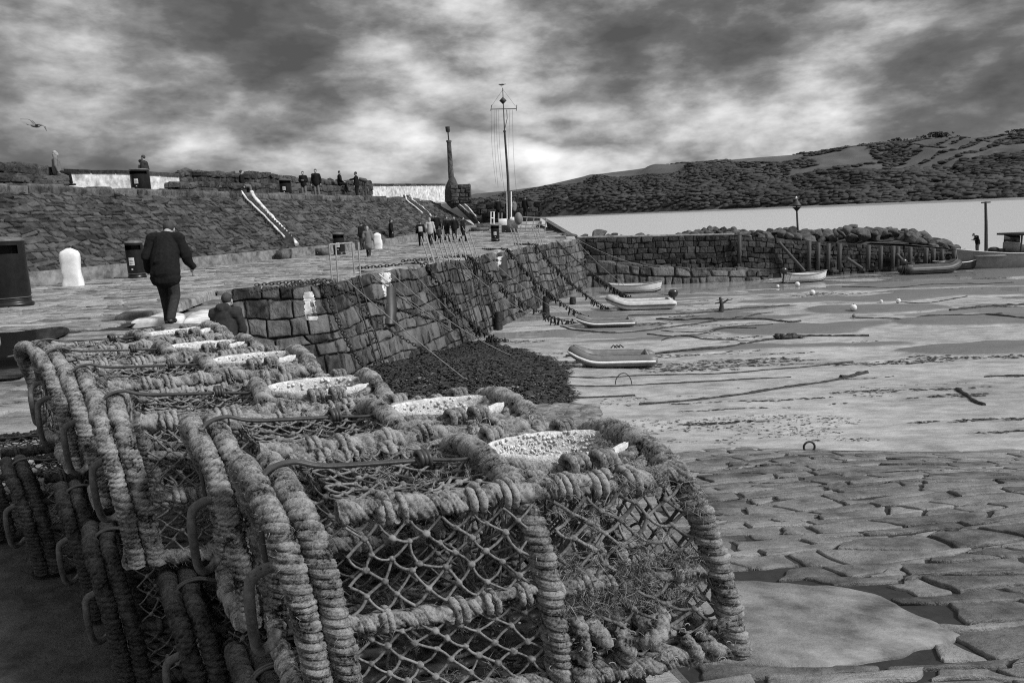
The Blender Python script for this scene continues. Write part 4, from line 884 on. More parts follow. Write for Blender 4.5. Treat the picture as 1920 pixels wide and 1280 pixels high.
        for k in range(16):
            c = np.array([g.uniform(.12, .5), g.uniform(.08, PW-.05), .05]); q = c+np.cumsum(g.normal(0, .022, (9, 3)), 0)*[1, 1, .8]; q[:, 2] = np.clip(q[:, 2], .02, .25); tube(mb, smoothpath(q, 4), g.uniform(.002, .005), 5, g.uniform(.1, .6), caps=False)
        mb.build('tangled_twine', MT['twine'], root)
    # hose handle on the left end
    mb = MB(); q = smoothpath([(-.025, .10, .27), (-.05, .095, .265), (-.075, .10, .24), (-.078, .105, .16), (-.07, .12, .09), (-.045, .16, .07), (-.02, .19, .085)], 7); tube(mb, q, .0105*(1+.08*vn(q, 60)), 12, .6)
    if hi: 
        for k in range(30): c = q[g.integers(3, len(q)-6)]; sph(mb, c+g.normal(0, 1, 3)*.006, g.uniform(.002, .004), 6, 4, t=1)
    mb.build('hose_handle', MT['hose'], root)
    # closing cord over the top corner
    mb = MB(); 
    for off in (0, .010):
        q = smoothpath([(-.04, .105+off, .27), (-.042, .11+off, .34), (-.03, .125+off, PH-.005), (-.02, .14+off, PH+.022), (.03, .145+off, PH+.036), (.10, .15+off, PH+.018), (.28, .17+off*.5, PH+.004)], 8); tube(mb, q, .0044, 8, .35)
    for k in range(3): a = np.linspace(0, 6.6, 20); tube(mb, np.stack([.285+.008*k+.004*a*.2+0*a, .173+.016*np.cos(a), PH+.008+.013*np.sin(a)], 1), .0055, 8, .3)
    q = smoothpath([(.30, .17, PH+.004), (.38, .16, PH+.0), (.42, .17, PH+.02)], 6); tube(mb, q, .004, 7, .4); mb.build('closing_cord', MT['plastic'], root)
    for ch in root.children_recursive:       # years of stacking have racked the frame out of square
        me = ch.data; n_ = len(me.vertices); v = np.empty(n_*3, np.float32); me.vertices.foreach_get('co', v); v = v.reshape(-1, 3); v[:, 0] -= .26*np.clip(v[:, 1], -.05, None); me.vertices.foreach_set('co', v.ravel()); me.update()
    return root
def lbl(o, s): return tag(o, s, 'lobster pot', 'lobster pots stacked on the quay')
def aim(o, FL, ang, z, tilt=(0, 0)): o.location = (FL[0], FL[1], z); o.rotation_euler = (tilt[0], tilt[1], R(ang))
ZB = .54
potA = make_pot(3, True); lbl(potA, 'nearest rope-bound lobster pot on top of the stack, filling the foreground'); aim(potA, (-.40, 1.262), 12.5, ZB)
potB = make_pot(8, False)
potC = make_pot(15, False)
TOP = [((-.66, 1.625), 13.5, potB, 'second lobster pot from the front, its corner against the nearest pot'), ((-1.10, 1.98), 9, potC, 'third lobster pot from the front in the upper row, pale hose handle on its end'), ((-1.43, 2.43), 15, potB, 'fourth lobster pot from the front in the upper row'),
       ((-1.76, 2.83), 21, potC, 'fifth lobster pot from the front in the upper row'), ((-2.02, 3.24), 31, potB, 'farthest lobster pot of the upper row, beside the puddle')]
used = set()
for FL, ang, src_, lab in TOP:
    o = src_ if src_.name not in used else copy_tree(src_)
    used.add(src_.name); o.name = 'lobster_pot'; lbl(o, lab); aim(o, FL, ang, ZB+random.uniform(-.008, .012), (R(random.uniform(-1.5, 1.5)), R(random.uniform(-1, 1))))
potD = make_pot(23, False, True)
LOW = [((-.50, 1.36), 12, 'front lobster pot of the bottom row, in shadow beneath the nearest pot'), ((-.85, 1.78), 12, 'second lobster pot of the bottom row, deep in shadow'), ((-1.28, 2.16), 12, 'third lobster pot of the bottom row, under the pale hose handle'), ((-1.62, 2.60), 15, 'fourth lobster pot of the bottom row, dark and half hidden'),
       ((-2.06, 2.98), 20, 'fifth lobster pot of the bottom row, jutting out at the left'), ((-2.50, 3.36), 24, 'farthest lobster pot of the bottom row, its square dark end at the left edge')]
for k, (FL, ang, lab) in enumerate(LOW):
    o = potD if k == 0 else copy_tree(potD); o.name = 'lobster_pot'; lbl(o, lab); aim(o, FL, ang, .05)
for o in list(potB.children)+list(potC.children): pass
# ================================================================== QUAY FURNITURE
def near0(v): return v
def bin_(px, pyf, hgt, wid, label, z=0.0, Y=None, mat_='bin', depthk=1.0, n=28, group='litter bins', rz=0):
    p = P(px, pyf, z) if Y is None else D(px, pyf, Y)
    root = empty('litter_bin', (p[0], p[1], p[2] if Y is not None else z), rz, label, 'litter bin', group); r = wid/2
    mb = MB(); lathe(mb, [(r*.98, 0), (r*1.06, .02), (r*1.06, .07), (r, .09), (r*.97, .12), (r*.99, hgt*.14), (r*.97, hgt*.15), (r, hgt*.17), (r, hgt*.74)], sx=1, sy=depthk, m=n); mb.build('body', MT['bin'], root)
    mb = MB()      # hood with the opening towards the camera: a wall with a mouth cut out
    th = np.linspace(0, 2*math.pi, 41)[:-1]; 
    for a0, a1 in zip(th, np.roll(th, -1)):
        am = a0+math.pi/40; open_ = math.cos(am+math.pi/2) > .35
        zs = [(hgt*.74, hgt*.76), (hgt*.88, hgt*.94)] if open_ else [(hgt*.74, hgt*.94)]
        for z0, z1 in zs: mb.add([(r*math.cos(a0), r*math.sin(a0)*depthk, z0), (r*math.cos(a1), r*math.sin(a1)*depthk, z0), (r*math.cos(a1), r*math.sin(a1)*depthk, z1), (r*math.cos(a0), r*math.sin(a0)*depthk, z1)], [(0, 1, 2, 3)])
    lathe(mb, [(r*.93, hgt*.72), (r*.93, hgt*.735)], sy=depthk, m=n); mb.build('hood', MT['bin'], root)
    mb = MB(); lathe(mb, [(r*1.03, hgt*.935), (r*1.04, hgt*.96), (r*.9, hgt*.985), (r*.5, hgt), (.01, hgt*1.003)], sy=depthk, m=n); mb.build('lid', MT['binlid'], root)
    def curved(z0, z1, a_, name, m_, off=.004, par=root, da=0):
        mb = MB(); aa = np.linspace(-a_, a_, 9)-math.pi/2+da; V = [((r+off)*math.cos(t_), (r+off)*math.sin(t_)*depthk, z) for z in (z0, z1) for t_ in aa]; mb.add(V, [(i, i+1, 9+i+1, 9+i) for i in range(8)]); return mb.build(name, m_, par)
    pn = curved(hgt*.36, hgt*.56, .34*.5/wid, 'notice', MT['label']); 
    for k in range(3): curved(hgt*(.40+.04*k), hgt*(.412+.04*k), .24*.5/wid, 'printed_line', MT['ink'], .006, pn)
    curved(hgt*.24, hgt*.275, .1*.5/wid, 'badge', MT['label'])
    mb = MB(); th = np.linspace(0, 2*math.pi, 40); tube(mb, np.stack([(r+.005)*np.cos(th), (r+.005)*np.sin(th)*depthk, th*0+hgt*.135], 1), .008, 5); mb.build('band', MT['binlid'], root); return root
bin_(8, 575, 1.47, 1.14, 'large black litter bin with pale notices, cut by the left edge', depthk=.7)
bin_(258, 522, 1.20, .52, 'black round litter bin with grey lid between the white stone and the walking man')
bin_(637, 478, 1.06, .55, 'black litter bin on the quay behind the nearest ladder handrail')
p = D(929, 452, 46.5); bin_(929, 452, 1.0, .5, 'black litter bin on the quay near the foot of the mast', z=float(zq(46.5)))
def upper(xpx, off=-5.0): Y = atline(xpx, off); return np.array([baseX(Y)+off, Y, 3.14])
for x, off, hgt, wid, lab in ((268, -4.6, 1.0, .78, 'large black litter bin on the upper walkway before the whitewashed parapet'), (538, -4.6, .98, .66, 'black litter bin on the upper walkway against the broken parapet')):
    q = upper(x, off); root = bin_(x, 0, hgt, wid, lab, Y=q[1]); root.location = q
# white standing stones
def standing(px_, pyb, hgt, wd, label, seed):
    p = P(px_, pyb, 0); mb = MB(); n = 18; prof = []
    zz = np.linspace(0, 1, 14); V = []
    for z in zz:
        w_ = wd*(.5+.02*math.sin(z*9+seed))*(1-.14*z)*(math.sqrt(max(0, 1-((z-.84)/.165)**2)) if z > .84 else 1); w_ = max(w_, .01)
        a = np.arange(n)*2*math.pi/n; V.append(np.stack([w_*np.sign(np.cos(a))*np.abs(np.cos(a))**.6, w_*.5*np.sign(np.sin(a))*np.abs(np.sin(a))**.6, a*0+z*hgt-.03*(z == 0)], 1))
    V = np.concatenate(V); V += .02*fbm(V, 5, 2, seed)[:, None]; mb.add(V, tubegrid(V, n)); mb.add(V[:n], [tuple(range(n))[::-1]]); mb.add(V[-n:], [tuple(range(n))])
    o = mb.build('standing_stone', MT['whitec']); o.location = (p[0], p[1], 0); tag(o, label, 'stone')
standing(138, 537, 1.08, .58, 'whitewashed round-topped standing stone beside the large bin at the left', 1)
standing(709, 467, .90, .52, 'small whitewashed standing stone behind the person in the pale coat', 4)
# low mooring blocks along the kerb
for x, y, w_, h_, lab in ((403, 496, .45, .42, 'squat stone mooring block by the kerb wall right of the walking man'), (532, 486, .5, .45, 'dark square mooring block at the kerb below the white edged stair'), (566, 475, .7, .36, 'white outlined block at the foot of the white edged stair'), (607, 479, .6, .36, 'low dark mooring block left of the bin by the handrail'), (768, 451, .5, .42, 'small dark mooring block at the kerb behind the group of walkers'), (895, 424, 1.4, .25, 'low stone step block at the foot of the last stair')):
    Y = 60 if x == 895 else None; p = P(x, y, 0) if Y is None else np.array([baseX(60)+1.2, 60, 0]); z = float(zq(p[1])); mb = MB(); s, L_, H_ = polysurf([(-w_/2, -.25, h_), (w_/2, -.25, h_)], [(-w_/2-.03, -.25, 0), (w_/2+.03, -.25, 0)])
    mb.box((-w_/2, -.25, 0), (w_/2, .3, h_)); v = mb.v[0]; v += .03*rng.normal(0, 1, v.shape); o = mb.build('mooring_block', MT['wall'], smooth=False); o.location = (p[0], p[1], z); tag(o, lab, 'stone block')
    if x == 566:
        mb = MB(); tube(mb, [(-w_/2, -.29, 0), (-w_/2, -.29, h_+.02), (w_/2, -.29, h_+.02), (w_/2, -.29, 0)], .025, 5); mb.build('painted_outline', MT['whitec'], o)
# cairn with the stone column
cY = 62.0; cb = D(850, 378, cY); root = empty('cairn_monument', (cb[0], cY, 3.1), 0, 'stone cairn carrying a slim column with a lamp at the end of the upper wall', 'monument')
k_ = cY/FPX
def loc(x, y): q = D(x, y, cY); return (q[0]-cb[0], 0, q[2]-3.1)
mb = MB(); a = loc(847, 330); sph(mb, (a[0]-.05, 0, .2), (.62, .6, .95), 16, 12, noise=.12); lathe(mb, [(.66, -.2), (.64, .5), (.5, 1.1), (.3, a[2]-.3), (.12, a[2])], (a[0], 0, 0), 14); v = mb.v
for q in range(len(v)): v[q] = v[q]*(1+.05*fbm(v[q], 3, 2)[:, None])
mb.build('cairn', MT['slope'], root)
mb = MB(); b_ = loc(841.5, 264); q = np.linspace(0, 1, 6)[:, None]; pts = np.array(loc(846, 335))+(np.array(b_)-np.array(loc(846, 335)))*q; tube(mb, pts, np.linspace(.24, .17, 6), 10); tube(mb, [pts[-1]-[0, 0, .12], pts[-1]+[0, 0, .02]], .22, 10); mb.build('column', MT['wall'], root)
mb = MB(); c = loc(840, 248); tube(mb, [b_, c], .06, 6); mb.build('rod', MT['darksteel'], root)
mb = MB(); c2 = loc(839, 238); tube(mb, [c, (c[0], 0, c[2]+.08), (c2[0], 0, c2[2]-.08), c2], [.14, .18, .18, .2], 10); mb.build('lamp', MT['darksteel'], root)
q0, q1 = D(846, 374, 61.2), D(881, 345, 61.2); s_, L_, H_ = polysurf([(q0[0], 61.2, q1[2]), (q1[0], 61.2, q1[2])], [(q0[0], 61.2, 2.75), (q1[0], 61.2, 2.75)])
mb = MB(); mb.box((q0[0], 61.2, 2.7), (q1[0], 63, q1[2])); stones(mb, s_, courses(0, L_, 0, H_, .3, .5, 5, .02), h=.06, bev=.04, dep=.05, gap=.03, jit=.02, tilt=.1, nz=.04)
o = mb.build('stone_pier', MT['slope'], smooth=False); tag(o, 'dark square masonry block beside the cairn', 'wall')
# end wall and platform beyond the quay
mb = MB(); a, b_ = D(893, 392, 66), D(1012, 378, 66); mb.box((a[0], 66, 0), (b_[0], 67, b_[2])); s_, L_, H_ = polysurf([(a[0], 66, b_[2]), (b_[0], 66, b_[2])], [(a[0], 66, .4), (b_[0], 66, .4)]); stones(mb, s_, courses(0, L_, 0, H_, .4, .9, 9, .02), h=.06, bev=.04, dep=.05, gap=.04, jit=.03, tilt=.1, nz=.04)
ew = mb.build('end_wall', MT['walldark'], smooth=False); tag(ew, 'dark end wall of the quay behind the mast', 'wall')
mb = MB(); a = D(900, 402, 64); b_ = D(1050, 440, 50); mb.box((a[0]-.5, 63, -.2), (b_[0]-.6, 68, 1.05)); o = mb.build('quay_end_platform', MT['paving'], smooth=False); tag(o, kind='structure')
mb = MB(); a = np.array([D(1022, 408, 64), D(1082, 443, 49)]); mb.add([a[0], a[1], a[1]-[-.6, 0, 2.5], a[0]-[-.8, 0, 4.2], a[0]-[.4, 0, 0], a[1]-[.4, 0, 0]], [(0, 1, 2, 3), (0, 4, 5, 1)]); o = mb.build('sloping_quay_flank', MT['wall'], smooth=False); tag(o, 'sloping outer flank of the quay running down to the breakwater', 'wall')
# signal mast
mY = 56.0; mbp = D(955, 408, mY); root = empty('signal_mast', tuple(mbp), 0, 'tall slender signal mast with crossed yard and diamond topmark', 'mast'); M0 = mbp
def ml(x, y, dy=0): q = D(x, y, mY); return q-M0+[0, dy, 0]
mb = MB(); tube(mb, [ml(955, 408), ml(952, 330), ml(946, 245)], [.10, .085, .07], 8); tube(mb, [ml(946, 245)-[0, 0, .12], ml(946, 245)], .1, 8); tube(mb, [ml(946, 247), ml(942.5, 165)], [.05, .03], 6); mb.build('pole', MT['darksteel'], root)
mb = MB(); tube(mb, [ml(920, 205), ml(968, 204)], .03, 6); 
for x in (920, 968): tube(mb, [ml(x, 208), ml(x+(1 if x > 940 else 2), 197)], .025, 5)
tube(mb, [ml(947, 240), ml(951, 222), ml(950, 206)], .025, 5); mb.build('yard', MT['darksteel'], root)
mb = MB(); c = ml(943, 189); s = .27; mb.add([c+[0, 0, s], c+[s, 0, 0], c-[0, 0, s], c-[s, 0, 0], c+[0, s*.8, 0], c-[0, s*.8, 0]], [(0, 1, 4), (1, 2, 4), (2, 3, 4), (3, 0, 4), (1, 0, 5), (2, 1, 5), (3, 2, 5), (0, 3, 5)]); mb.build('diamond_topmark', MT['darksteel'], root, smooth=False)
mb = MB()
for x0, x1, y1 in ((921, 930, 345), (928, 934, 352), (931, 940, 340), (935, 946, 360), (956, 958, 395), (961, 972, 395)): 
    tt = np.linspace(0, 1, 8); tube(mb, np.array([ml(x0+(x1-x0)*t_-3*math.sin(t_*3.14), 206+(y1-206)*t_) for t_ in tt]), .008, 4)
tube(mb, [ml(943, 168), ml(967, 200)], .008, 4); tube(mb, [ml(943, 168), ml(921, 200)], .008, 4); mb.build('halyards', MT['darksteel'], root)
mb = MB(); 
for x in (950.5, 958): tube(mb, [ml(x+.5, 412), ml(x, 359)], .06, 4)
mb.build('white_support_posts', MT['whitec'], root, smooth=False)
mb = MB(); c = ml(955, 412); mb.box((c[0]-.6, -.5, c[2]-.9), (c[0]+.6, .5, c[2]+.05)); mb.build('base_block', MT['wall'], root, smooth=False)
# gulls
def gull(loc, rz, s, flying, label, tilt=0):
    mb = MB(); sph(mb, (0, 0, 0), (.26*s, .09*s, .085*s), 12, 8); sph(mb, (.25*s, 0, .05*s), (.075*s, .05*s, .05*s), 8, 6); tube(mb, [(.31*s, 0, .05*s), (.38*s, 0, .035*s)], [.018*s, .004*s], 5); tube(mb, [(-.2*s, 0, 0), (-.42*s, 0, .01*s)], [.06*s, .09*s], 6, flat=.2)
    for sg in (-1, 1):
        W_ = [(0, 0, .04), (-.02, .25, .16), (.04, .48, .14), (-.10, .78, .02)] if flying else [(.1, .07, .03), (-.1, .085, .03), (-.3, .05, .02), (-.4, .02, .02)]
        ch = [.16, .17, .13, .02] if flying else [.07, .08, .05, .01]; V = []
        for (x, y, z), c in zip(W_, ch):
            for dx, dz in ((c*.5, 0), (0, .014), (-c*.5, 0), (0, -.008)): V.append((x*s+dx*s, sg*y*s, z*s+dz*s))
        V = np.array(V); mb.add(V, tubegrid(V, 4)); 
    if not flying:
        for sg in (-1, 1): tube(mb, [(0, sg*.04*s, -.05*s), (.02*s, sg*.04*s, -.2*s)], .008*s, 4)
    o = mb.build('gull', MT['gull']); o.location = loc; o.rotation_euler = (tilt, 0, rz); return tag(o, label, 'bird')
gull(tuple(D(66, 236, 26)), R(75), .72, True, 'gull flying with spread wings above the far left parapet', R(24))
gull(tuple(ml(941, 159)+M0+[0, 0, 0]), R(160), .75, False, 'gull perched on the very top of the signal mast')
# railings, gates, signs by the mast
def frame(name, pts_list, Y, r_, m_, label, cat, group=None, dy=0):
    c0 = D(*pts_list[0][0], Y); root_ = MB()
    for seg in pts_list: tube(root_, [D(x, y, Y)-c0+[0, dy*i, 0] for i, (x, y) in enumerate(seg)], r_, 6)
    o = root_.build(name, m_); o.location = c0; return tag(o, label, cat, group)
frame('gate_frame', [[(920, 420), (921, 397), (926, 397), (926, 420)], [(921, 409), (926, 409)]], 52, .05, MT['whitec'], 'narrow white metal gate frame left of the mast foot', 'gate')
frame('railing', [[(935, 418), (935, 399)], [(941, 418), (941, 399)]], 52, .04, MT['steel'], 'pair of short pale posts between the gate frame and the mast', 'railing')
frame('walkway_gangway', [[(975, 437), (980, 405)], [(985, 436), (988, 408)], [(998, 437), (1001, 408)], [(1010, 437), (1013, 408)], [(1021, 436), (1024, 409)], [(980, 407), (1024, 409)], [(978, 421), (1022, 421)], [(976, 434), (1022, 435)]], 48, .035, MT['steel'], 'pale metal railing enclosure at the end of the quay', 'railing')
def box_at(name, x0, y0, x1, y1, Y, dp, m_, label, cat):
    a, b_ = D(x0, y1, Y), D(x1, y0, Y); mb = MB(); mb.box((0, 0, 0), (b_[0]-a[0], dp, b_[2]-a[2])); v = mb.v[0]; o = mb.build(name, m_, smooth=False); o.location = a; bv = o.modifiers.new('bevel', 'BEVEL'); bv.width = .02; return tag(o, label, cat)
box_at('sign_board', 935, 410, 950, 423, 50, .06, MT['whitec'], 'white notice board low beside the mast foot', 'sign'); box_at('sign_board', 956, 407, 964, 414, 52, .06, MT['whitec'], 'small square white sign right of the mast foot', 'sign')
mb = MB(); sph(mb, (0, 0, 0), (.26, .26, .42), 14, 10); o = mb.build('marker_buoy', MT['buoyd']); o.location = D(972, 410, 50); tag(o, 'large pear-shaped buoy standing on the quay right of the mast', 'buoy')
# ladder handrails along the harbour edge
def edge_at(xpx): 
    lo, hi = 18.3, 46.
    for _ in range(50):
        m_ = (lo+hi)/2; z = float(zq(m_)); d = ray(xpx, 500); 
        q = (edgeX(m_)); 
        # column of a point on the edge
        c = MW.T@(np.array([q, m_, z-EYE])); u = 960+FPX*c[0]/-c[2]
        if u < xpx: lo = m_
        else: hi = m_
    return np.array([edgeX((lo+hi)/2), (lo+hi)/2, float(zq((lo+hi)/2))])
LAB = ['wide ladder handrail nearest the camera on the quay edge', 'ladder handrail behind which the walking group passes', 'second ladder handrail behind the walking group', 'third ladder handrail to the right of the walking group', 'slender ladder handrail below the last litter bin', 'slim ladder handrail under the railing enclosure', 'ladder handrail at the far end of the quay edge']
for k, (xa, xb, ytop) in enumerate(((630, 672, 465), (812, 822, 425), (840, 848, 430), (862, 872, 432), (884, 892, 436), (973, 978, 428), (1012, 1016, 424))):
    a, b_ = edge_at(xa), edge_at(xb); root = empty('dock_ladder', tuple(a), 0, LAB[k], 'ladder', 'ladders down the harbour wall'); hh = .95; mb = MB()
    if k == 0: a2 = a+[-.1, 0, 0]; b2 = b_
    for q in (a, b_): 
        for off in (0, .16): tube(mb, [q-a+[off-.1, 0, 0], q-a+[off-.35 if k else off-.1, 0, hh]], .022, 6)
    if k in (0,): tube(mb, [[-.1, 0, hh], b_-a+[-.1, 0, hh]], .022, 6)
    mb.build('handrail', MT['steel'], root)
    mb = MB(); d_ = (b_-a)/np.linalg.norm(b_-a)*.38; q = (a+b_)/2-a+[.12, 0, 0] if k == 0 else b_-a+[.1, 0, 0]
    for s in (0, 1): tube(mb, [q+d_*s+[0, 0, .05], q+d_*s+[.62, -.1, -2.7]], .025, 6)
    for r_ in range(9): tube(mb, [q+[.07*r_, -.011*r_, -.3*r_-.1], q+d_+[.07*r_, -.011*r_, -.3*r_-.1]], .016, 5)
    mb.build('rungs', MT['darksteel'], root)
# chains and ropes hanging from the quay
def chain(mb, pts, link=.13, r_=.016):
    p, s = resample(pts, link*.72); T, A, B = frames(p); th = np.linspace(0, 2*math.pi, 13)[:-1]
    for i in range(len(p)):
        X_, Y_ = T[i], (A[i] if i % 2 else B[i]); q = p[i]+np.outer(np.cos(th)*link*.5, X_)+np.outer(np.sin(th)*link*.28, Y_); q = np.vstack([q, q[:1]]); tube(mb, q, r_, 5, random.random(), caps=False)
def sag(a, b_, s, n=24): 
    t_ = np.linspace(0, 1, n)[:, None]; q = a+(b_-a)*t_; q[:, 2] -= (4*s*t_*(1-t_))[:, 0]; return q
def onsand(x, y): 
    z = -2.7
    for _ in range(6): q = P(x, y, z); z = float(zg(q[0], q[1]))
    return np.array([q[0], q[1], max(z, WL)+.02])
CH = [((522, 543), (700, 706), .5, 'doubled rusty chain hanging down the wall beside the nearest white band', (470, 548)), ((520, 543), (560, 640), .1, 'short heavy chain dropping straight down beside the doubled chain', None),
      ((610, 532), (872, 690), .35, 'long rusty chain sagging from the coping to the seaweed bed', (482, 534)), ((793, 497), (950, 640), .7, 'dark weedy chain falling from the coping beyond the dark ladder recess', (675, 502)),
      ((875, 485), (1078, 606), .6, 'weed-hung chain swinging from the middle of the quay edge', (756, 489)), ((948, 474), (1110, 600), .5, 'weed-hung chain leaving the wall near the last litter bin', (905, 467)), ((1000, 462), (1140, 580), .4, 'thin dark chain at the far bend of the harbour wall', (965, 458)), ((1040, 456), (1180, 560), .3, 'farthest chain dropping beside the pier corner', None)]
WEED = MB()
for k, (a, b_, s, lab, tail) in enumerate(CH):
    A_ = edge_at(a[0])+[.12, 0, .08]; B_ = onsand(*b_); mb = MB(); q = sag(A_, B_, s*.8, 26); 
    zz = zg(q[:, 0], q[:, 1]); q[:, 2] = np.maximum(q[:, 2], zz+.03); lim = .05+.62*np.clip(-q[:, 2]/3, 0, 1); q[:, 0] = np.maximum(q[:, 0], np.array([edgeX(y) for y in q[:, 1]])+lim*.0+.05+lim)
    if tail is not None: t0 = P(tail[0], tail[1], .05); q = np.vstack([smoothpath(np.array([t0, (t0+A_)/2+[-.1, .25, 0], A_-[.25, 0, -.02]]), 8), q])
    chain(mb, q, .12 if k < 3 else .15, .013 if k < 3 else .018)
    if k == 0: chain(mb, q[16:]+[.10, -.12, -.02], .12, .013)
    o = mb.build('mooring_chain', MT['chain']); tag(o, lab, 'chain')
    if k >= 3:
        g = np.random.default_rng(k); wm = MB()
        for _ in range(90):
            c = q[g.integers(12, len(q))]+g.normal(0, .05, 3); l = g.uniform(.08, .32); tube(wm, [c, c+[g.normal(0, .03), g.normal(0, .03), -l*.6], c+[g.normal(0, .05), 0, -l]], [.03, .035, .006], 5, g.uniform(0, .6))
        tag(wm.build('hanging_weed', MT['weed'], o), kind='stuff')
RO = [((640, 528), (872, 712), .05), ((700, 512), (880, 640), .12), ((722, 512), (960, 668), .25), ((690, 513), (806, 645), .05), ((760, 502), (905, 640), .1), ((833, 492), (880, 600), .05), ((852, 488), (1010, 600), .2), ((905, 478), (1060, 590), .2), ((985, 466), (1100, 560), .12), ((1020, 458), (1075, 540), .05), ((1075, 452), (1190, 550), .2), ((1085, 452), (1230, 502), .25)]
nm = ['taut pale mooring rope nearest the camera running to the seaweed bed', 'slack mooring rope leaving the second handrail', 'long mooring rope crossing the dark ladder recess', 'short rope hanging beside the nearest ladder', 'mooring rope between the two middle chains', 'near vertical rope below the walking group', 'mooring rope running out to the small grey inflatable', 'mooring rope passing under the last litter bin', 'mooring rope beneath the railing enclosure', 'short rope near the far wall corner', 'mooring rope stretched from the pier corner to the white dinghy', 'slack rope hanging along the breakwater wall face']
for k, (a, b_, s) in enumerate(RO):
    A_ = edge_at(min(a[0], 1078))+[.1, 0, .06]; B_ = onsand(*b_) if k != 11 else D(1230, 502, 44); mb = MB(); q = sag(A_, B_, s, 16); lim = .05+.62*np.clip(-q[:, 2]/3, 0, 1)
    q[:, 2] = np.maximum(q[:, 2], zg(q[:, 0], q[:, 1])+.02); q[:, 0] = np.maximum(q[:, 0], np.array([edgeX(y) for y in q[:, 1]])+lim+.05); tube(mb, q, .012, 5, .9); tag(mb.build('mooring_rope', MT['cord']), nm[k], 'rope')
# black tubes on the wall face, painting in the shade of its ladder recesses
for k, (x, y0, y1) in enumerate(((728, 540, 610), (941, 485, 520))):
    h0, h1 = hit(x, y0, .02), hit(x, y1, .02)
    if h0 is not None and h1 is not None:
        mb = MB(); tube(mb, [h0, (h0+h1)/2, h1], [.26, .3, .24], 5, flat=.5); o = mb.build('recess_shade', MT['hulldark'], smooth=False); tag(o, ('black strip as the shade of the ladder recess beside the nearer whitewashed band', 'black strip as the shade of the ladder recess beside the farther whitewashed band')[k], 'recess shade')
# weed-covered mooring stumps at the foot of the wall
for k, (x, y0, y1) in enumerate(((1024, 556, 590), (935, 585, 618), (1074, 560, 572))):
    b_ = onsand(x, y1); h_ = (y1-y0)*b_[1]/FPX; mb = MB(); tube(mb, [(0, 0, 0), (0, 0, h_*.6), (.02, 0, h_)], [.16, .15, .13], 8, .3); o = mb.build('mooring_post', MT['weed']); o.location = b_; tag(o, ('weed-covered stump below the far bend of the wall', 'weed-covered stump where the middle chain reaches the mud', 'small weed-covered stump close to the pier corner')[k], 'post')
# beacon, pole
bY = 51; b0 = D(1496, 432, bY); root = empty('harbour_beacon', tuple(b0), 0, 'beacon post with two black cone topmarks above the rock armour', 'beacon')
bl = lambda x, y: D(x, y, bY)-b0
mb = MB(); tube(mb, [bl(1496, 436), bl(1493, 376)], [.075, .05], 7); mb.build('post', MT['darksteel'], root)
for nm_, ys_, rs in (('upper_cone', (385, 373), (.30, .02)), ('lower_cone', (388, 397), (.30, .02))): mb = MB(); tube(mb, [bl(1494, ys_[0]), bl(1494, ys_[1])], rs, 14); mb.build(nm_, MT['darksteel'], root)
mb = MB(); sph(mb, bl(1493, 371), (.07, .07, .1), 8, 6); mb.build('lamp', MT['whitec'], root)
b0 = D(1851, 470, 52); o = MB(); root = empty('navigation_pole', tuple(b0), 0, 'tall wooden pole with a crosspiece beside the cabin boat', 'pole'); mb = MB(); tube(mb, [(0, 0, -1), D(1849, 420, 52)-b0, D(1848, 378, 52)-b0], [.13, .10, .08], 7); mb.build('post', MT['timber'], root)
mb = MB(); tube(mb, [D(1840, 380, 52)-b0, D(1857, 379, 52)-b0], .05, 5); mb.build('crosspiece', MT['timber'], root)
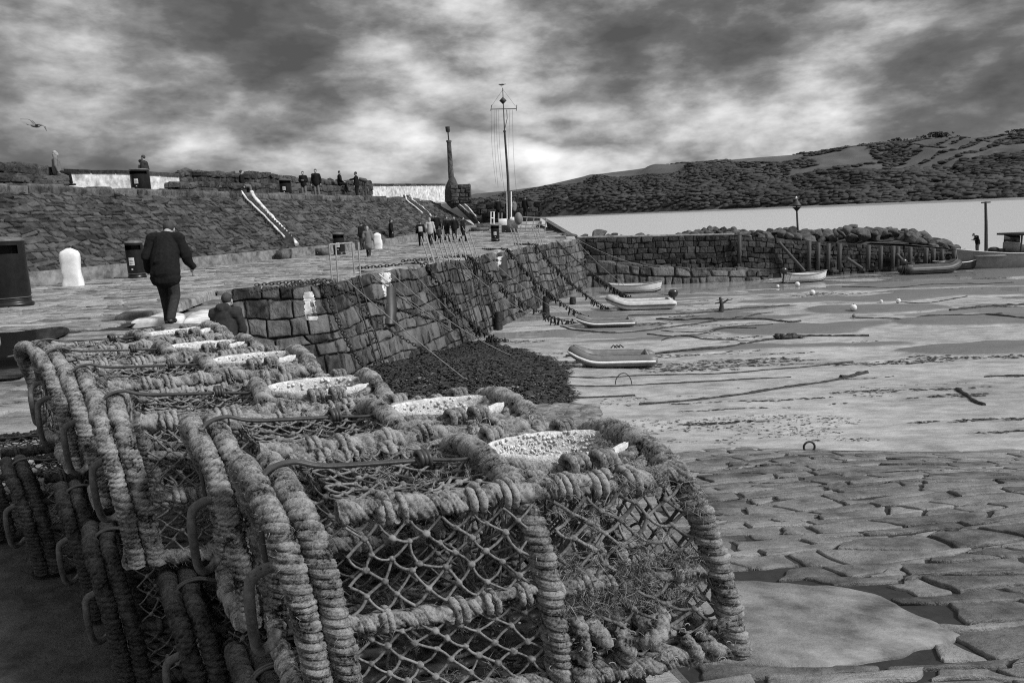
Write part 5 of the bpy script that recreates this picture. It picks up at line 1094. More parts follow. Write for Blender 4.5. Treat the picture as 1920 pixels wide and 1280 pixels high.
# ================================================================== BOATS
def put(o, x, y, rz, dz=0, z=None):
    q = onsand(x, y) if z is None else P(x, y, z); o.location = (q[0], q[1], q[2]+dz); o.rotation_euler.z = R(rz); return q
def inflatable(label, L_, W_, r_, m_, motor=False, band=None, x=0, y=0, rz=0, dz=0, z=None, seat=True, name='inflatable_boat', rise=.28):
    root = empty(name, (0, 0, 0), 0, label, 'boat'); put(root, x, y, rz, dz, z); hw = W_/2-r_
    pts = [(-L_*.5-.18, hw, r_*.9), (-L_*.5, hw, r_), (-L_*.15, hw, r_), (L_*.2, hw*.98, r_*1.05), (L_*.36, hw*.78, r_+rise*.45), (L_*.46, hw*.38, r_+rise*.9), (L_*.485, 0, r_+rise), (L_*.46, -hw*.38, r_+rise*.9), (L_*.36, -hw*.78, r_+rise*.45), (L_*.2, -hw*.98, r_*1.05), (-L_*.15, -hw, r_), (-L_*.5, -hw, r_), (-L_*.5-.18, -hw, r_*.9)]
    q = smoothpath(pts, 7); rad = np.full(len(q), r_); rad[:8] = np.linspace(.05, r_, 8); rad[-8:] = np.linspace(r_, .05, 8); mb = MB(); tube(mb, q, rad, 16); mb.build('side_tubes', m_, root)
    mb = MB(); mb.box((-L_*.48, -hw, .03), (L_*.34, hw, .08)); mb.build('floor', MT['tubedark'], root, smooth=False)
    mb = MB(); mb.box((-L_*.47, -hw, .04), (-L_*.45, hw, r_*2.1)); mb.build('transom', MT['wood'], root, smooth=False)
    c = q-[0, 0, 0]; out_ = q.copy(); nrm = np.zeros_like(q); t_ = np.gradient(q, axis=0); nrm[:, 0] = t_[:, 1]; nrm[:, 1] = -t_[:, 0]; nrm /= np.linalg.norm(nrm, axis=1)[:, None]+1e-9
    if nrm[len(q)//2][0] < 0: nrm = -nrm
    mb = MB(); tube(mb, (q+nrm*(rad[:, None]*.97))[5:-5], .035, 6); mb.build('rubbing_strake', band or MT['tubedark'], root)
    if seat: mb = MB(); mb.box((-.35, -hw, r_*1.3), (-.1, hw, r_*1.45)); mb.build('thwart', MT['tubedark'], root, smooth=False)
    mb = MB(); tube(mb, (q+[0, 0, 1]*rad[:, None]*1.02)[10:-10:3]+[0, 0, .01], .01, 5); mb.build('grab_line', MT['cord'], root)
    if motor: outboard(root, (-L_*.5, 0, r_*2))
    return root
def outboard(root, c, s=1.0):
    mb = MB(); c = np.array(c); sph(mb, c+[-.12*s, 0, .22*s], (.22*s, .14*s, .2*s), 12, 8); mb2 = MB(); tube(mb2, [c+[-.15*s, 0, .1*s], c+[-.2*s, 0, -.45*s]], [.07*s, .05*s], 7, flat=.6); tube(mb2, [c+[-.28*s, 0, -.45*s], c+[-.08*s, 0, -.45*s]], [.05*s, .02], 7); tube(mb2, [c+[.05*s, 0, .15*s], c+[.4*s, 0, .2*s]], .02, 5)
    o = mb.build('outboard_motor', MT['motor'], root); mb2.build('motor_leg', MT['darksteel'], o)
def hull(label, L_, W_, H_, m_, x, y, rz, dz=0, z=None, motor=False, keelm=None, name='rowing_boat', deep=.0, strakes=True):
    root = empty(name, (0, 0, 0), 0, label, 'boat'); put(root, x, y, rz, dz, z); n, k = 26, 15
    def sec(t, inner):
        b_ = W_/2*(1-max(0, (t-.35)/.65)**2.3)*(1-.16*max(0, (.3-t)/.3)); sh = H_*(.86+.32*(t-.35)**2*2.4+.10*(1-t)**2); kl = H_*.32*max(0, (t-.78)/.22)**2; xx = L_*(t-.5)
        a = np.linspace(-1, 1, k); yy = b_*np.sign(a)*np.abs(a)**.62*(.97 if inner else 1); zz = kl+(sh-kl)*np.abs(a)**2.6+(.05 if inner else 0)*(1-np.abs(a)**6)
        return np.stack([xx+.10*L_*(t > .8)*(t-.8)*5*(zz-kl)/H_*.35, yy, zz], 1)
    for nm_, inner, mm in (('hull', False, m_), ('lining', True, MT['wood'] if m_ != MT['boatwhite'] else MT['boatwhite'])):
        V = np.array([sec(t, inner) for t in np.linspace(0, .995, n)]); mb = MB(); i = np.arange(n-1)[:, None]*k; j = np.arange(k-1)[None]; mb.add(V.reshape(-1, 3), np.stack([i+j, i+j+1, i+k+j+1, i+k+j], -1).reshape(-1, 4)); mb.add(V[0], [tuple(range(k))]); mb.build(nm_, mm, root)
        if not inner: OV = V
    mb = MB()
    for s in (0, -1): tube(mb, OV[:, s]+[0, 0, .01], .03, 6)
    tube(mb, [OV[0, 0]+[0, 0, .01], OV[0, -1]+[0, 0, .01]], .03, 6); mb.build('gunwale', MT['wood'] if m_ == MT['boatwhite'] else MT['boatwhite'], root)
    if strakes:
        mb = MB()
        for s in (3, 11): tube(mb, OV[:, s], .012, 5)
        mb.build('strake', MT['darksteel'], root)
    for t in (.25, .52): a = sec(t, True); mb = MB(); mb.box((L_*(t-.5)-.13, a[1][1], H_*.58), (L_*(t-.5)+.13, a[-2][1], H_*.62)); mb.build('thwart', MT['wood'], root, smooth=False)
    mb = MB(); tube(mb, OV[:, k//2]-[0, 0, .02], .035, 5); mb.build('keel', keelm or MT['hulldark'], root)
    lowm = MB(); i = np.arange(n-1)[:, None]*5; j = np.arange(4)[None]; c = OV[:, 5:10].copy(); c[:, :, 2] -= .012; c[:, :, 1] *= 1.01; lowm.add(c.reshape(-1, 3), np.stack([i+j, i+j+1, i+5+j+1, i+5+j], -1).reshape(-1, 4)); lowm.build('bottom_paint', keelm or MT['hulldark'], root)
    if motor: outboard(root, (-L_*.5, 0, H_*.95))
    return root
hull('white open dinghy lying on the mud nearest the breakwater corner', 2.75, 1.15, .46, MT['boatwhite'], 1191, 549, -3)
inflatable('pale inflatable boat with a black outboard, bow to the left', 2.7, 1.3, .20, MT['tubelight'], True, x=1200, y=579, rz=178)
inflatable('small flat grey inflatable tender low on the wet mud', 2.0, 1.05, .13, MT['tubegrey'], False, x=1134, y=611, rz=176, band=MT['whitec'], rise=.16)
inflatable('large grey inflatable boat with a pale side stripe nearest the seaweed bed', 2.15, 1.15, .165, MT['tubegrey'], False, x=1146, y=684, rz=175, band=MT['whitec'], rise=.24, seat=False)
mb = MB(); q = onsand(1153, 672); 
for k in range(3): tube(mb, [q+[-.12+.1*k, 0, .3], q+[-.04+.1*k, 0, .38], q+[.06+.1*k, 0, .3]], .022, 5)
tag(mb.build('rope_coil', MT['chain']), 'black rope bundle lying across the large grey inflatable', 'rope')
hull('white clinker rowing boat with an outboard beside the breakwater', 2.5, 1.2, .48, MT['boatwhite'], 1511, 529, 12, motor=True)
inflatable('dark rigid inflatable boat moored in front of the timber posts', 3.2, 1.4, .24, MT['tubedark'], True, x=1746, y=512, rz=4, name='rigid_inflatable_boat')
hull('black open boat partly hidden behind the dark inflatable', 2.6, 1.2, .5, MT['hulldark'], 1795, 506, 8, dz=.0, strakes=False)
# boats seen over the breakwater
def small_far(x, y, Y, rz, L_, label, m_):
    o = hull(label, L_, 1.5, .7, m_, 1500, 530, rz); c = D(x, y, Y); o.location = (c[0], c[1], WL-.2); return o
o = small_far(1215, 436, 75, 5, 4.6, 'small motor boat afloat behind the low end of the rock armour', MT['hullgrey']); mb = MB(); mb.box((-.5, -.5, .6), (1.2, .5, 1.35)); mb.build('cabin', MT['boatwhite'], o, smooth=False)
mb = MB(); tube(mb, [(-.9, 0, .6), (-.9, 0, 2.0)], .05, 5); sph(mb, (-.9, 0, 1.7), (.22, .22, .22), 8, 6); mb.build('stern_gear', MT['darksteel'], o)
o = small_far(1375, 436, 80, 0, 4.2, 'white boat showing behind the boulders left of the beacon', MT['boatwhite']); mb = MB(); mb.box((-.6, -.5, .5), (1., .5, 1.6)); mb.build('cabin', MT['boatwhite'], o, smooth=False)
# cabin boat
o = hull('grey fishing boat with a small open wheelhouse, cut by the right edge', 6.6, 2.3, 1.25, MT['hullgrey'], 1893, 500, 182, dz=0, z=WL, name='cabin_boat', strakes=False); o.location.z = WL-.25
c = o.location
mb = MB(); 
for x in (-1.2, -.1): 
    for y in (-.75, .75): tube(mb, [(x, y, 1.1), (x, y, 2.25)], .05, 5)
mb.build('wheelhouse_posts', MT['darksteel'], o)
mb = MB(); mb.box((-1.5, -.95, 2.2), (.3, .95, 2.32)); mb.build('wheelhouse_roof', MT['hulldark'], o, smooth=False)
mb = MB(); mb.box((-.05, -.75, 1.1), (.0, .75, 1.75)); mb.box((-1.2, -.8, 1.1), (-.1, -.74, 1.65)); mb.box((-1.2, .74, 1.1), (-.1, .8, 1.65)); mb.build('wheelhouse_side', MT['hullgrey'], o, smooth=False)
mb = MB(); mb.box((-.04, -.7, 1.76), (-.02, .7, 2.18)); mb.build('windscreen', MT['glass'], o, smooth=False)
mb = MB(); mb.box((.4, -.95, 1.0), (2.6, .95, 1.08)); mb.build('foredeck', MT['hullgrey'], o, smooth=False)
mb = MB(); sph(mb, (1.1, 0, 1.25), (.3, .3, .25), 10, 7, noise=.2); mb.box((.55, -.3, 1.05), (.9, .3, 1.4)); mb.build('deck_gear', MT['hulldark'], o)
mb = MB(); tube(mb, [(-.9, 0, 2.3), (-.9, 0, 3.3)], .015, 5); mb.build('aerial', MT['darksteel'], o)
# buoys on the mud
for k, (x, y, r_, lab) in enumerate(((1458, 540, .09, 'tiny white buoy on the mud left of the white rowing boat'), (1495, 537, .13, 'white buoy on the mud just below the white rowing boat'), (1523, 553, .13, 'white buoy at the edge of the bright pool'), (1600, 583, .13, 'white buoy resting on the middle sandbank'), (1652, 568, .07, 'tiny white buoy at the tip of the upper sandbank'), (1684, 568, .10, 'white buoy at the end of a dark mooring line'), (1601, 596, .07, 'small dark buoy on the near edge of the middle sandbank'))):
    q = onsand(x, y); mb = MB(); sph(mb, (0, 0, r_*.8), (r_, r_, r_), 14, 10); o = mb.build('mooring_buoy', MT['buoyd' if k == 6 else 'buoy']); o.location = q; tag(o, lab, 'buoy', 'mooring buoys on the mud'); mb = MB(); tube(mb, [(0, 0, r_*1.7), (0, 0, r_*2.0)], .015, 6); mb.build('eye', MT['chain'], o)
# chains and weedy lines lying over the mud
LN = [([(1060, 668), (1220, 665), (1350, 652), (1470, 632), (1560, 630), (1628, 630)], .045, 'heavy weed-grown chain running right from the large grey inflatable'), ([(1180, 592), (1290, 588), (1380, 580), (1480, 573)], .035, 'dark mooring line across the mud beyond the small tender'),
      ([(1230, 598), (1340, 603), (1440, 601), (1480, 604), (1500, 602)], .05, 'weedy ground line ending in a dark clump at mid harbour'), ([(1050, 612), (1100, 622), (1180, 624), (1290, 610), (1350, 600)], .035, 'curving ground chain below the small tender'),
      ([(1215, 627), (1300, 632), (1385, 637)], .03, 'thin line across the bright mud above the large inflatable'), ([(1240, 640), (1340, 622), (1420, 615)], .025, 'faint oblique line across the bright mud'),
      ([(1000, 700), (1200, 704), (1400, 697), (1600, 678)], .022, 'long thin line curving beneath the large inflatable'), ([(1060, 722), (1150, 724), (1300, 716), (1480, 706)], .02, 'thin line through the small hoop in the mud'),
      ([(1200, 760), (1300, 752), (1450, 730), (1570, 712), (1626, 700)], .035, 'dark ground chain rising to a knotted end at the right'), ([(1575, 707), (1600, 704), (1626, 699)], .05, 'thick knotted end of the ground chain'),
      ([(1780, 582), (1830, 577), (1900, 572), (1990, 570)], .07, 'heavy dark chain on the upper sandbank at the right edge'), ([(1850, 590), (1920, 596), (2000, 592)], .04, 'second dark chain at the right edge'),
      ([(1580, 538), (1660, 541), (1750, 536), (1900, 530)], .03, 'thin line on the far grey sandbank'), ([(1684, 567), (1740, 568), (1810, 556)], .03, 'mooring line trailing from the white buoy'), ([(1605, 596), (1760, 592), (1880, 588)], .03, 'line along the near edge of the middle sandbank'),
      ([(1800, 732), (1825, 752), (1850, 760)], .045, 'short dark weedy branch lying at the right'), ([(1850, 708), (1890, 706), (1960, 704)], .03, 'dark strand near the right edge'), ([(1240, 620), (1320, 622), (1450, 608)], .02, 'hairline rope between the pools'),
      ([(1000, 742), (1080, 745), (1190, 742)], .025, 'line trailing out from the seaweed bed'), ([(1380, 596), (1420, 590), (1450, 586)], .03, 'short line beside the standing weedy mooring')]
for k, (pts, r_, lab) in enumerate(LN):
    q = np.array([onsand(*p) for p in pts]); q = smoothpath(q, 10); q, s = resample(q, .09); q[:, 0] += .05*vn(q, 1.4, k); q[:, 1] += .12*vn(q, .9, k+5); q[:, 2] = np.maximum(zg(q[:, 0], q[:, 1]), WL)+.008; mb = MB(); rad = r_*(1+.45*vn(q, 6, k)+.3*vn(q, 23, k)); tube(mb, q, np.clip(rad, .006, None), 6, .3); tag(mb.build('ground_line', MT['weed']), lab, 'mooring line')
q = onsand(1352, 585); mb = MB(); tube(mb, [(0, 0, 0), (.02, 0, .3), (-.05, 0, .6)], [.12, .08, .05], 7); tube(mb, [(0, 0, .3), (.3, 0, .5)], .04, 6); tube(mb, [(0, 0, .4), (-.25, 0, .35)], .03, 6); o = mb.build('mooring_post', MT['weed']); o.location = q; tag(o, 'forked weedy mooring standing up from the mud right of the boats', 'post')
q = onsand(1478, 634); mb = MB(); 
sph(mb, (0, 0, .02), (.5, .2, .06), 12, 7, noise=.4)
for k in range(16): sph(mb, np.clip(rng.normal(0, 1, 3), -1.4, 1.4)*[.25, .10, .03]+[0, 0, .04], rng.uniform(.05, .12), 7, 5, noise=.3)
o = mb.build('weed_clump', MT['weed']); o.location = q; tag(o, 'dark clump of weed and chain at mid harbour', 'seaweed')
th = np.linspace(0, math.pi, 14); q = onsand(1169, 722); mb = MB(); tube(mb, np.stack([.2*np.cos(th), 0*th, .28*np.sin(th)], 1), .012, 6); o = mb.build('iron_hoop', MT['chain']); o.location = q; tag(o, 'thin iron hoop half buried in the bright mud', 'hoop')
th = np.linspace(0, 2*math.pi, 20); q = PS(1517, 848, .05); mb = MB(); tube(mb, np.stack([.085*np.cos(th), 0*th, .09+.085*np.sin(th)], 1), .017, 7); o = mb.build('mooring_ring', MT['chain']); o.location = q; tag(o, 'rusty mooring ring standing at the edge of the slipway stones', 'ring')
# seaweed bed at the foot of the wall, seaweed litter over the mud
g = np.random.default_rng(44); mb = MB(); CW = []
wp = [onsand(*p)[:2] for p in ((655, 700), (700, 665), (760, 650), (850, 640), (905, 640), (960, 650), (1040, 672), (1062, 700), (1055, 722), (1075, 745), (1040, 765), (990, 775), (900, 800), (700, 860))]
def fronds(x, y, n, s):
    for _ in range(n):
        a = g.uniform(0, 6.28); l = s*g.uniform(.5, 1.4); c = np.array([x+g.normal(0, .06), y+g.normal(0, .06)]); d = np.array([math.cos(a), math.sin(a)*.6]); e = c+d*l; mi = (c+e)/2+g.normal(0, .02, 2); pr = np.array([-d[1], d[0]])*l*.14
        zz = max(float(ZC(c[0], c[1])), WL); V = [(*(c-pr*.5), zz+.005), (*(c+pr*.5), zz+.01), (*(mi+pr), zz+.05+g.uniform(0, .04)), (*(mi-pr), zz+.03+g.uniform(0, .03)), (*(e), zz+.01)]; mb.add(V, [(0, 1, 2, 3), (3, 2, 4)], g.uniform(0, 1))
def ZC(x, y): return zg(np.array([x]), np.array([y]))[0]
xs_ = [p[0] for p in wp]; yy_ = [p[1] for p in wp]; cnt = 0; XX = g.uniform(min(xs_)-.3, max(xs_)+.3, 9000); YY = g.uniform(min(yy_), max(yy_), 9000); fz = fbm(np.stack([XX, YY, XX*0], -1), 1.1, 3)
PT = [(x, y) for x, y, f_ in zip(XX, YY, fz) if inpoly((x+f_*.25, y+f_*.4), wp)]
ZZ = zg(np.array([p[0] for p in PT]), np.array([p[1] for p in PT]))
def batch(PT, ZZ, s, kk, el=1.0):
    n = len(PT)*kk; c = np.repeat(np.array(PT), kk, 0)+g.normal(0, .07*s/.16, (n, 2)); z = np.repeat(np.maximum(ZZ, WL), kk); a = g.uniform(0, 6.28, n); l = s*g.uniform(.5, 1.5, n); d = np.stack([np.cos(a)*el, np.sin(a)*.6/el], 1); e = c+d*l[:, None]; mi = (c+e)/2; pr = np.stack([-d[:, 1], d[:, 0]], 1)*l[:, None]*.16; h1, h2 = g.uniform(.01, .3, n)*s/el**2, g.uniform(.01, .3, n)*s/el**2
    V = np.stack([np.c_[c-pr*.5, z+.004], np.c_[c+pr*.5, z+.01], np.c_[mi+pr, z+h1+.01], np.c_[mi-pr, z+h2+.005], np.c_[e, z+.008]], 1).reshape(-1, 3); q = np.arange(n)[:, None]*5; n0 = mb.n; mb.add(V, q+np.array([[0, 1, 2, 3]]), np.repeat(g.uniform(0, 1, n), 5)); mb.f.append(q+np.array([[3, 2, 4]])+n0)
batch(PT, ZZ, .17, 6); tag(mb.build('seaweed_bed', MT['weed'], smooth=False), 'dark mat of seaweed at the foot of the harbour wall', 'seaweed', kind='stuff')
mb = MB(); n = 42000; Y = 11+38*g.uniform(0, 1, n)**1.3; X = Y*g.uniform(-.05, .72, n); f1 = fbm(np.stack([X*.35, Y*1.5, X*0], -1), .55, 4, 31); f2 = fbm(np.stack([X*.2, Y*2.2, X*0], -1), 1.2, 3, 77)
keep = ((f1 > .78) | (f2 > .92)) & (X > np.interp(Y, EY[:, 0], EY[:, 1])+.7) & (bankmask(X, Y) < .03); PT = np.stack([X[keep], Y[keep]], 1); batch([tuple(p) for p in PT], zg(PT[:, 0], PT[:, 1]), .05, 5, 1.9)
n = 5000; Y = 10.5+6*g.uniform(0, 1, n)**1.5; X = Y*g.uniform(.1, .8, n); f1 = fbm(np.stack([X*.5, Y*1.2, X*0], -1), .8, 3, 5); k = (f1 > .5) & (Y > slimit(X)+.2); PT = np.stack([X[k], Y[k]], 1); batch([tuple(p) for p in PT], zg(PT[:, 0], PT[:, 1]), .035, 3, 1.5)
tag(mb.build('seaweed_litter', MT['weed'], smooth=False), 'scattered fragments of seaweed over the wet mud', 'seaweed', kind='stuff')
# shingle where the seaweed bed meets the slipway
n = 900; mb = MB()
for _ in range(n):
    p = onsand(g.uniform(930, 1120), g.uniform(762, 810)); s = g.uniform(.03, .10); 
    sph(mb, (p[0], p[1], p[2]+s*.1), (s*1.5, s, s*.5), 7, 5, t=g.uniform(0, 1), noise=.2)
tag(mb.build('shingle', MT['slip']), 'loose flat stones between seaweed bed and slipway', 'shingle', kind='stuff')
# ================================================================== PEOPLE
def cap(mb, a, b_, ra, rb, m=12):
    a, b_ = np.array(a, float), np.array(b_, float); d = b_-a; L_ = np.linalg.norm(d)+1e-9; u = d/L_; P_, Rr = [], []
    for s in (-1, -.7, -.35): P_.append(a+u*ra*s); Rr.append(ra*math.sqrt(max(0.02, 1-s*s)))
    for s in np.linspace(0, 1, 4): P_.append(a+d*s); Rr.append(ra+(rb-ra)*s)
    for s in (.35, .7, 1): P_.append(b_+u*rb*s); Rr.append(rb*math.sqrt(max(.02, 1-s*s)))
    tube(mb, P_, Rr, m)
def remesh(mb, name, m_, parent, vox, smooth_it=4):
    o = mb.build(name, m_, parent); r_ = o.modifiers.new('r', 'REMESH'); r_.mode = 'VOXEL'; r_.voxel_size = vox; r_.use_smooth_shade = True; s = o.modifiers.new('s', 'SMOOTH'); s.iterations = smooth_it; s.factor = .5
    dg = bpy.context.evaluated_depsgraph_get(); dg.update(); me = bpy.data.meshes.new_from_object(o.evaluated_get(dg)); o.modifiers.clear(); o.data = me
    if not me.materials: me.materials.append(m_)
    me.polygons.foreach_set('use_smooth', np.ones(len(me.polygons), bool)); return o
def person(loc_, rz, label, top='c1', leg='c4', pose='stand', coat='jacket', hair='hair', s=1.0, bag=None, vox=.018, arms=None, near=False, stoop=0, kid=False, hood=False, fat=1.0):
    """figure faces +y in its own space, origin between the feet (or at the seat)"""
    J = {}
    if pose == 'sit': J.update(hip=.0, kneeL=(-.12, .42, .02), kneeR=(.12, .42, .02), ankL=(-.12, .40, -.40), ankR=(.12, .46, -.40), hz=.08)
    elif pose == 'walk': J.update(kneeL=(-.1, .12, .50), kneeR=(.1, .02, .50), ankL=(-.1, .16, .09), ankR=(.1, -.26, .16), hz=.92)
    else: J.update(kneeL=(-.1, .02, .50), kneeR=(.1, .02, .50), ankL=(-.11, -.02, .08), ankR=(.11, -.02, .08), hz=.92)
    hz = J['hz']; tor = .50; ly = stoop; sh = np.array([0, ly*.30, hz+tor]); nk = sh+[0, ly*.12, .09]; hd = nk+[0, .03+ly*.2, .13-ly*.16]
    eL, wL = sh+[-.27, -.03, -.27], sh+[-.29, .06, -.52]; eR, wR = sh+[.27, -.03, -.27], sh+[.29, .06, -.52]
    if pose == 'walk': eL, wL, eR, wR = sh+[-.26, -.10, -.26], sh+[-.30, .04, -.50], sh+[.26, .04, -.27], sh+[.29, .16, -.48]
    if arms == 'front': wL, wR = sh+[-.06, .26, -.26], sh+[.06, .26, -.26]
    if arms == 'point': eR, wR = sh+[.20, .28, -.10], sh+[.16, .52, -.12]
    if arms == 'lap': eL, wL, eR, wR = sh+[-.26, .05, -.28], sh+[-.12, .30, -.42], sh+[.26, .05, -.28], sh+[.12, .30, -.42]
    shL, shR = sh+[-.175, 0, 0], sh+[.175, 0, 0]; root_vox = vox
    mb = MB(); cap(mb, (0, 0, hz), (0, ly*.1, hz+.22), .14, .12); cap(mb, (0, ly*.1, hz+.22), sh-[0, 0, .06], .13, .14); cap(mb, shL, shR, .07, .07); cap(mb, sh, nk, .06, .055); cap(mb, nk, hd, .05, .07)
    sph(mb, hd+[0, -.01, .03], (.076, .095, .105), 14, 10); sph(mb, hd+[0, .06, -.03], (.055, .045, .06), 10, 8); sph(mb, hd+[0, .098, .0], (.014, .022, .026), 8, 6)
    for sg in (-1, 1): sph(mb, hd+[sg*.078, 0, .005], (.012, .022, .034), 8, 6); sph(mb, hd+[sg*.03, .082, .028], (.018, .012, .008), 6, 5)
    for sx_, e_, w_, S_ in ((-1, eL, wL, shL), (1, eR, wR, shR)):
        cap(mb, S_, e_, .052, .042); cap(mb, e_, w_, .042, .028); d = (w_-e_)/np.linalg.norm(w_-e_); side = np.array([0, 1.0, 0]) if abs(d[2]) > .5 else np.array([1.0, 0, 0]); side = side-d*side.dot(d); side /= np.linalg.norm(side); inn = np.cross(d, side); inn = inn if inn[0]*sx_ < 0 else -inn
        pc = w_+d*.05; cap(mb, w_, w_+d*.085, .026, .034, 10)
        for q, ln in ((-1.5, .062), (-.5, .078), (.5, .072), (1.5, .055)): b0_ = w_+d*.10+side*q*.017; k1 = b0_+d*ln*.55+inn*.008; cap(mb, b0_, k1, .0105, .010, 6); cap(mb, k1, k1+d*ln*.45+inn*.022, .010, .008, 6)
        b0_ = w_+d*.045+side*.03; cap(mb, b0_, b0_+d*.035+side*.022+inn*.012, .013, .011, 6); cap(mb, b0_+d*.035+side*.022+inn*.012, b0_+d*.065+side*.022+inn*.022, .011, .009, 6)
    for kn, an, sg in ((J['kneeL'], J['ankL'], -1), (J['kneeR'], J['ankR'], 1)): cap(mb, (sg*.085, 0, hz-.02), kn, .085, .058); cap(mb, kn, an, .055, .036); cap(mb, an, np.array(an)+[0, .12, -.03], .038, .03)
    body = remesh(mb, 'person', MT['skin'], None, vox*.75 if near else vox, 2)
    T_, G_ = MT[top], MT[leg]
    mb = MB(); hem = hz-(.42 if coat == 'long' else .10)
    cap(mb, (0, ly*.02, hz-.02), (0, ly*.1, hz+.2), .205, .20, 16); cap(mb, (0, ly*.1, hz+.2), sh-[0, 0, .07], .20, .18, 16); cap(mb, shL, shR, .105, .105); cap(mb, sh, nk-[0, 0, .03], .11, .085)
    if coat == 'long': cap(mb, (0, 0, hz), (0, 0, hem+.1), .185, .215, 16)
    else: cap(mb, (-.05, 0, hz-.03), (.05, 0, hz-.03), .165, .165, 14)
    for e_, w_, S_ in ((eL, wL, shL), (eR, wR, shR)): cap(mb, S_, e_, .094, .078); cap(mb, e_, w_, .076, .055)
    if near: cap(mb, (-.05, 0, hz-.12), (.05, 0, hz-.12), .165, .165, 14)
    if hood: cap(mb, nk-[.06, .07, .0], nk+[.06, -.07, .0], .075, .075); cap(mb, nk+[0, -.11, -.02], nk+[0, -.12, -.10], .07, .05)
    v_ = mb.v; 
    for q in range(len(v_)): v_[q] = v_[q]*[fat, .86*fat, 1]+.018*fbm(v_[q]*[1, 1, 1.6], 8, 3)[:, None]
    remesh(mb, 'coat' if coat == 'long' else 'jacket', T_, body, vox, 3)
    mb = MB(); cap(mb, (-.06, 0, hz+.02), (.06, 0, hz+.02), .13, .13)
    for kn, an, sg in ((J['kneeL'], J['ankL'], -1), (J['kneeR'], J['ankR'], 1)): cap(mb, (sg*.088, 0, hz-.04), kn, .108, .082); cap(mb, kn, np.array(an)+[0, 0, .01], .08, .068)
    v_ = mb.v
    for q in range(len(v_)): v_[q] = v_[q]+.008*fbm(v_[q], 13, 2)[:, None]
    remesh(mb, 'trousers', G_, body, vox, 2)
    mb = MB()
    for an in (J['ankL'], J['ankR']): mb = MB(); cap(mb, np.array(an)+[0, -.03, -.035], np.array(an)+[0, .13, -.045], .05, .042); mb.build('shoe', MT['shoe'], body)
    mb = MB(); sph(mb, hd+[0, -.022, .05], (.086, .098, .098), 14, 10)
    if hair == 'hairl' or coat == 'long': cap(mb, hd+[0, -.06, .0], hd+[0, -.07, -.10], .075, .05)
    v_ = mb.v[0]; mb.v[0] = v_+.006*fbm(v_, 30, 2)[:, None]; mb.build('hair', MT[hair], body)
    if bag == 'white': mb = MB(); mb.box((-.14, -.28, sh[2]-.42), (.14, -.15, sh[2]-.05)); b9 = mb.build('backpack', MT['c3'], body, smooth=False); bv = b9.modifiers.new('b', 'BEVEL'); bv.width = .05; bv.segments = 3
    body.scale = (s, s, s); body.location = loc_; body.rotation_euler.z = R(rz); body.name = 'person'; return tag(body, label, 'person')
# the two nearest people
person(tuple(D(322, 612, 12.1)), 4, 'man in a dark jacket walking away with head bowed beside the steps', 'c0', 'c4', 'walk', 'jacket', near=True, vox=.011, stoop=.55, s=1.0, fat=1.10)
q = D(420, 607, 11.1); person((q[0], q[1], q[2]-.38), -8, 'person in a dark hooded jacket sitting with back turned by the white stone', 'c1', 'c4', 'sit', 'jacket', arms='lap', near=True, vox=.012, hood=True, stoop=.25, s=.92)
def ground(x, y): 
    q = P(x, y, 0)
    z = 0
    for _ in range(30): z = .7*z+.3*float(zq(min(q[1], 62))); q = P(x, y, z)
    return q
PPL = [(692, 482, 0, 55, 'c2', 'c1', 'long', 'hairl', 'person in a long pale coat walking past the small white stone', 'walk', None), (680, 469, 60, 50, 'c0', 'c1', 'jacket', 'hair', 'person in black half hidden behind the pale coat', 'stand', None), (735, 459, -80, 46, 'c0', 'c0', 'long', 'hair', 'person in a long black coat standing alone at the kerb', 'stand', None),
       (763, 444, 180, 43, 'c0', 'c0', 'jacket', 'hairl', 'dark-clothed fair-haired person at the foot of the stair', 'stand', None), (771, 441, 170, 42, 'c0', 'c0', 'jacket', 'hair', 'person in black standing behind the fair-haired one', 'stand', None), (790, 462, 8, 46, 'c0', 'c0', 'jacket', 'hair', 'person in black with a pale backpack walking away', 'walk', 'white'),
       (808, 461, -5, 50, 'c3', 'c1', 'jacket', 'hairl', 'person in a pale jacket walking away in the group', 'walk', None), (819, 453, 0, 50, 'c0', 'c0', 'jacket', 'hair', 'tall person in black behind the pale jacket', 'walk', None), (839, 453, 200, 45, 'c0', 'c1', 'jacket', 'hair', 'left of three people in black walking in a row', 'walk', None),
       (853, 453, 180, 45, 'c0', 'c1', 'jacket', 'hair', 'middle of three people in black walking in a row', 'walk', None), (869, 454, 250, 45, 'c0', 'c0', 'jacket', 'hair', 'right of three people in black, striding to the right', 'walk', None)]
for x, y, rz, hpx, top_, leg_, ct, hr, lab, ps, bg in PPL:
    q = ground(x, y); d_ = q[1]; person((q[0], q[1], float(zq(q[1]))), rz, lab, top_, leg_, ps, ct, hr, s=min(1.08, hpx*d_/FPX/1.72), bag=bg, vox=.024)
q = ground(824, 457); person((q[0], q[1], float(zq(q[1]))), 10, 'small child in a dark coat walking with the group', 'c1', 'c0', 'walk', 'jacket', 'hair', s=.58, vox=.024)
def up(x, yhead, rz, lab, off=-5.2, pose='stand', zb=3.14, **k):
    q = upper(x, off); h_ = zpx(x, yhead, q[1])-zb
    full = .94 if pose == 'sit' else 1.74
    person((q[0], q[1], zb), rz, lab, pose=pose, s=max(.75, min(1.1, h_/full)), vox=.024, **k)
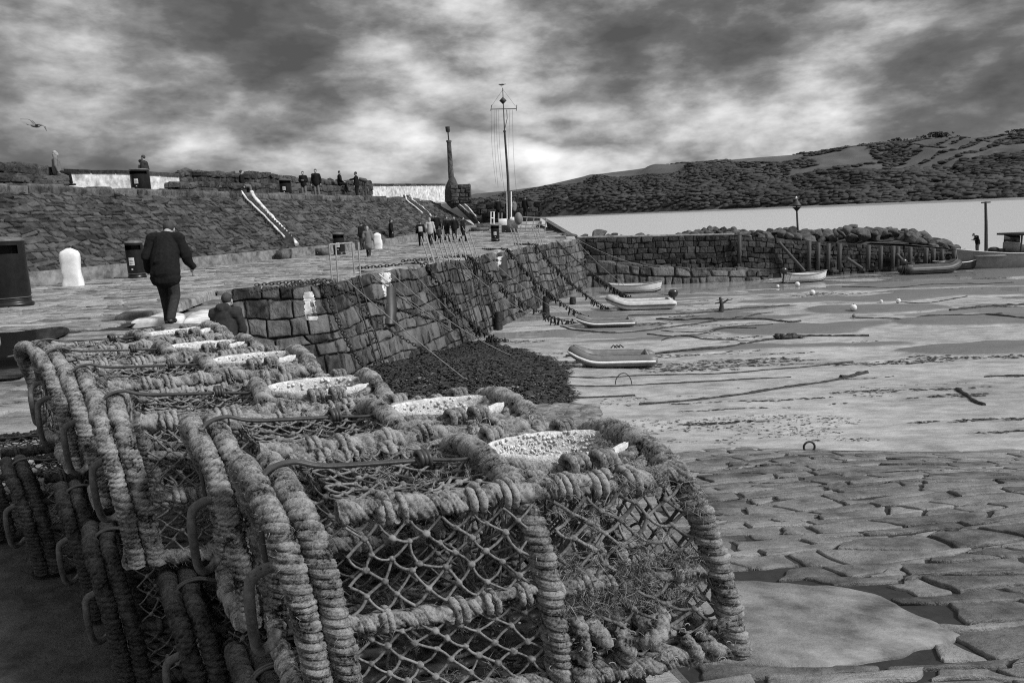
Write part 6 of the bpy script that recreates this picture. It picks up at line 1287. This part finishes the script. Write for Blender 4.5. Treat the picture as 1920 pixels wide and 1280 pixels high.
up(279, 292, 90, 'person in dark clothes standing behind the upper bin', off=-5.3, top='c1', leg='c0'); up(272, 300, -80, 'shorter person facing the one behind the upper bin', off=-5.6, top='c2', leg='c0')
up(572, 322, 180, 'person in black with arms folded by the broken parapet, left of a pair', off=-5.6, top='c0', leg='c2', arms='front'); up(596, 318, 180, 'broad person in black by the broken parapet, right of a pair', off=-5.6, top='c0', leg='c2')
up(671, 323, 90, 'person in black standing with one arm held out towards the sitter', off=-5.4, top='c0', leg='c0', arms='point')
def seat_par(x, yhead, rz, lab, off=-7.5, **k):
    Y = atline(x, off); zt = zpx(x, yhead, Y)-.90*k.get('s_', 1.0); k.pop('s_', None); person((baseX(Y)+off, Y, zt), rz, lab, pose='sit', s=1.0, vox=.024, **k)
seat_par(115, 284, -60, 'person in a light and dark top sitting on the far left parapet', top='c2', leg='c0', hair='hairl', off=-7.3); seat_par(457, 320, -70, 'person in black leaning on the broken parapet above the stair', top='c0', leg='c2', off=-7.0); seat_par(640, 321, -75, 'person in black sitting on the parapet with knees to the right', top='c0', leg='c0', arms='lap', off=-6.9)
for x, yh, rz, lab in ((933, 373, 0, 'person in black standing left of the mast behind the end wall'), (963, 374, 40, 'person in grey mostly hidden just right of the mast'), (984, 370, -30, 'person in black on the end wall right of the mast')):
    q = D(x, yh, 65.0); person((q[0], 65.3, q[2]-1.72), rz, lab, 'c0' if x != 963 else 'c2', 'c0', vox=.026)
q = D(1832, 476, 52.2); person((q[0], q[1], q[2]), 90, 'person in dark clothes bending over the bow of the cabin boat', 'c0', 'c2', 'stand', 'jacket', s=.85, stoop=.6, arms='front', vox=.024)
# coin telescope on the walkway
q = upper(687, -5.2); root = empty('viewing_telescope', tuple(q), 0, 'dark coin telescope on a post at the end of the broken parapet', 'telescope'); mb = MB(); tube(mb, [(0, 0, 0), (0, 0, 1.15)], [.11, .06], 9); mb.build('post', MT['darksteel'], root); mb = MB(); tube(mb, [(-.4, -.05, 1.45), (.05, 0, 1.3), (.14, 0, 1.26)], [.12, .17, .10], 9); mb.build('telescope_head', MT['darksteel'], root)
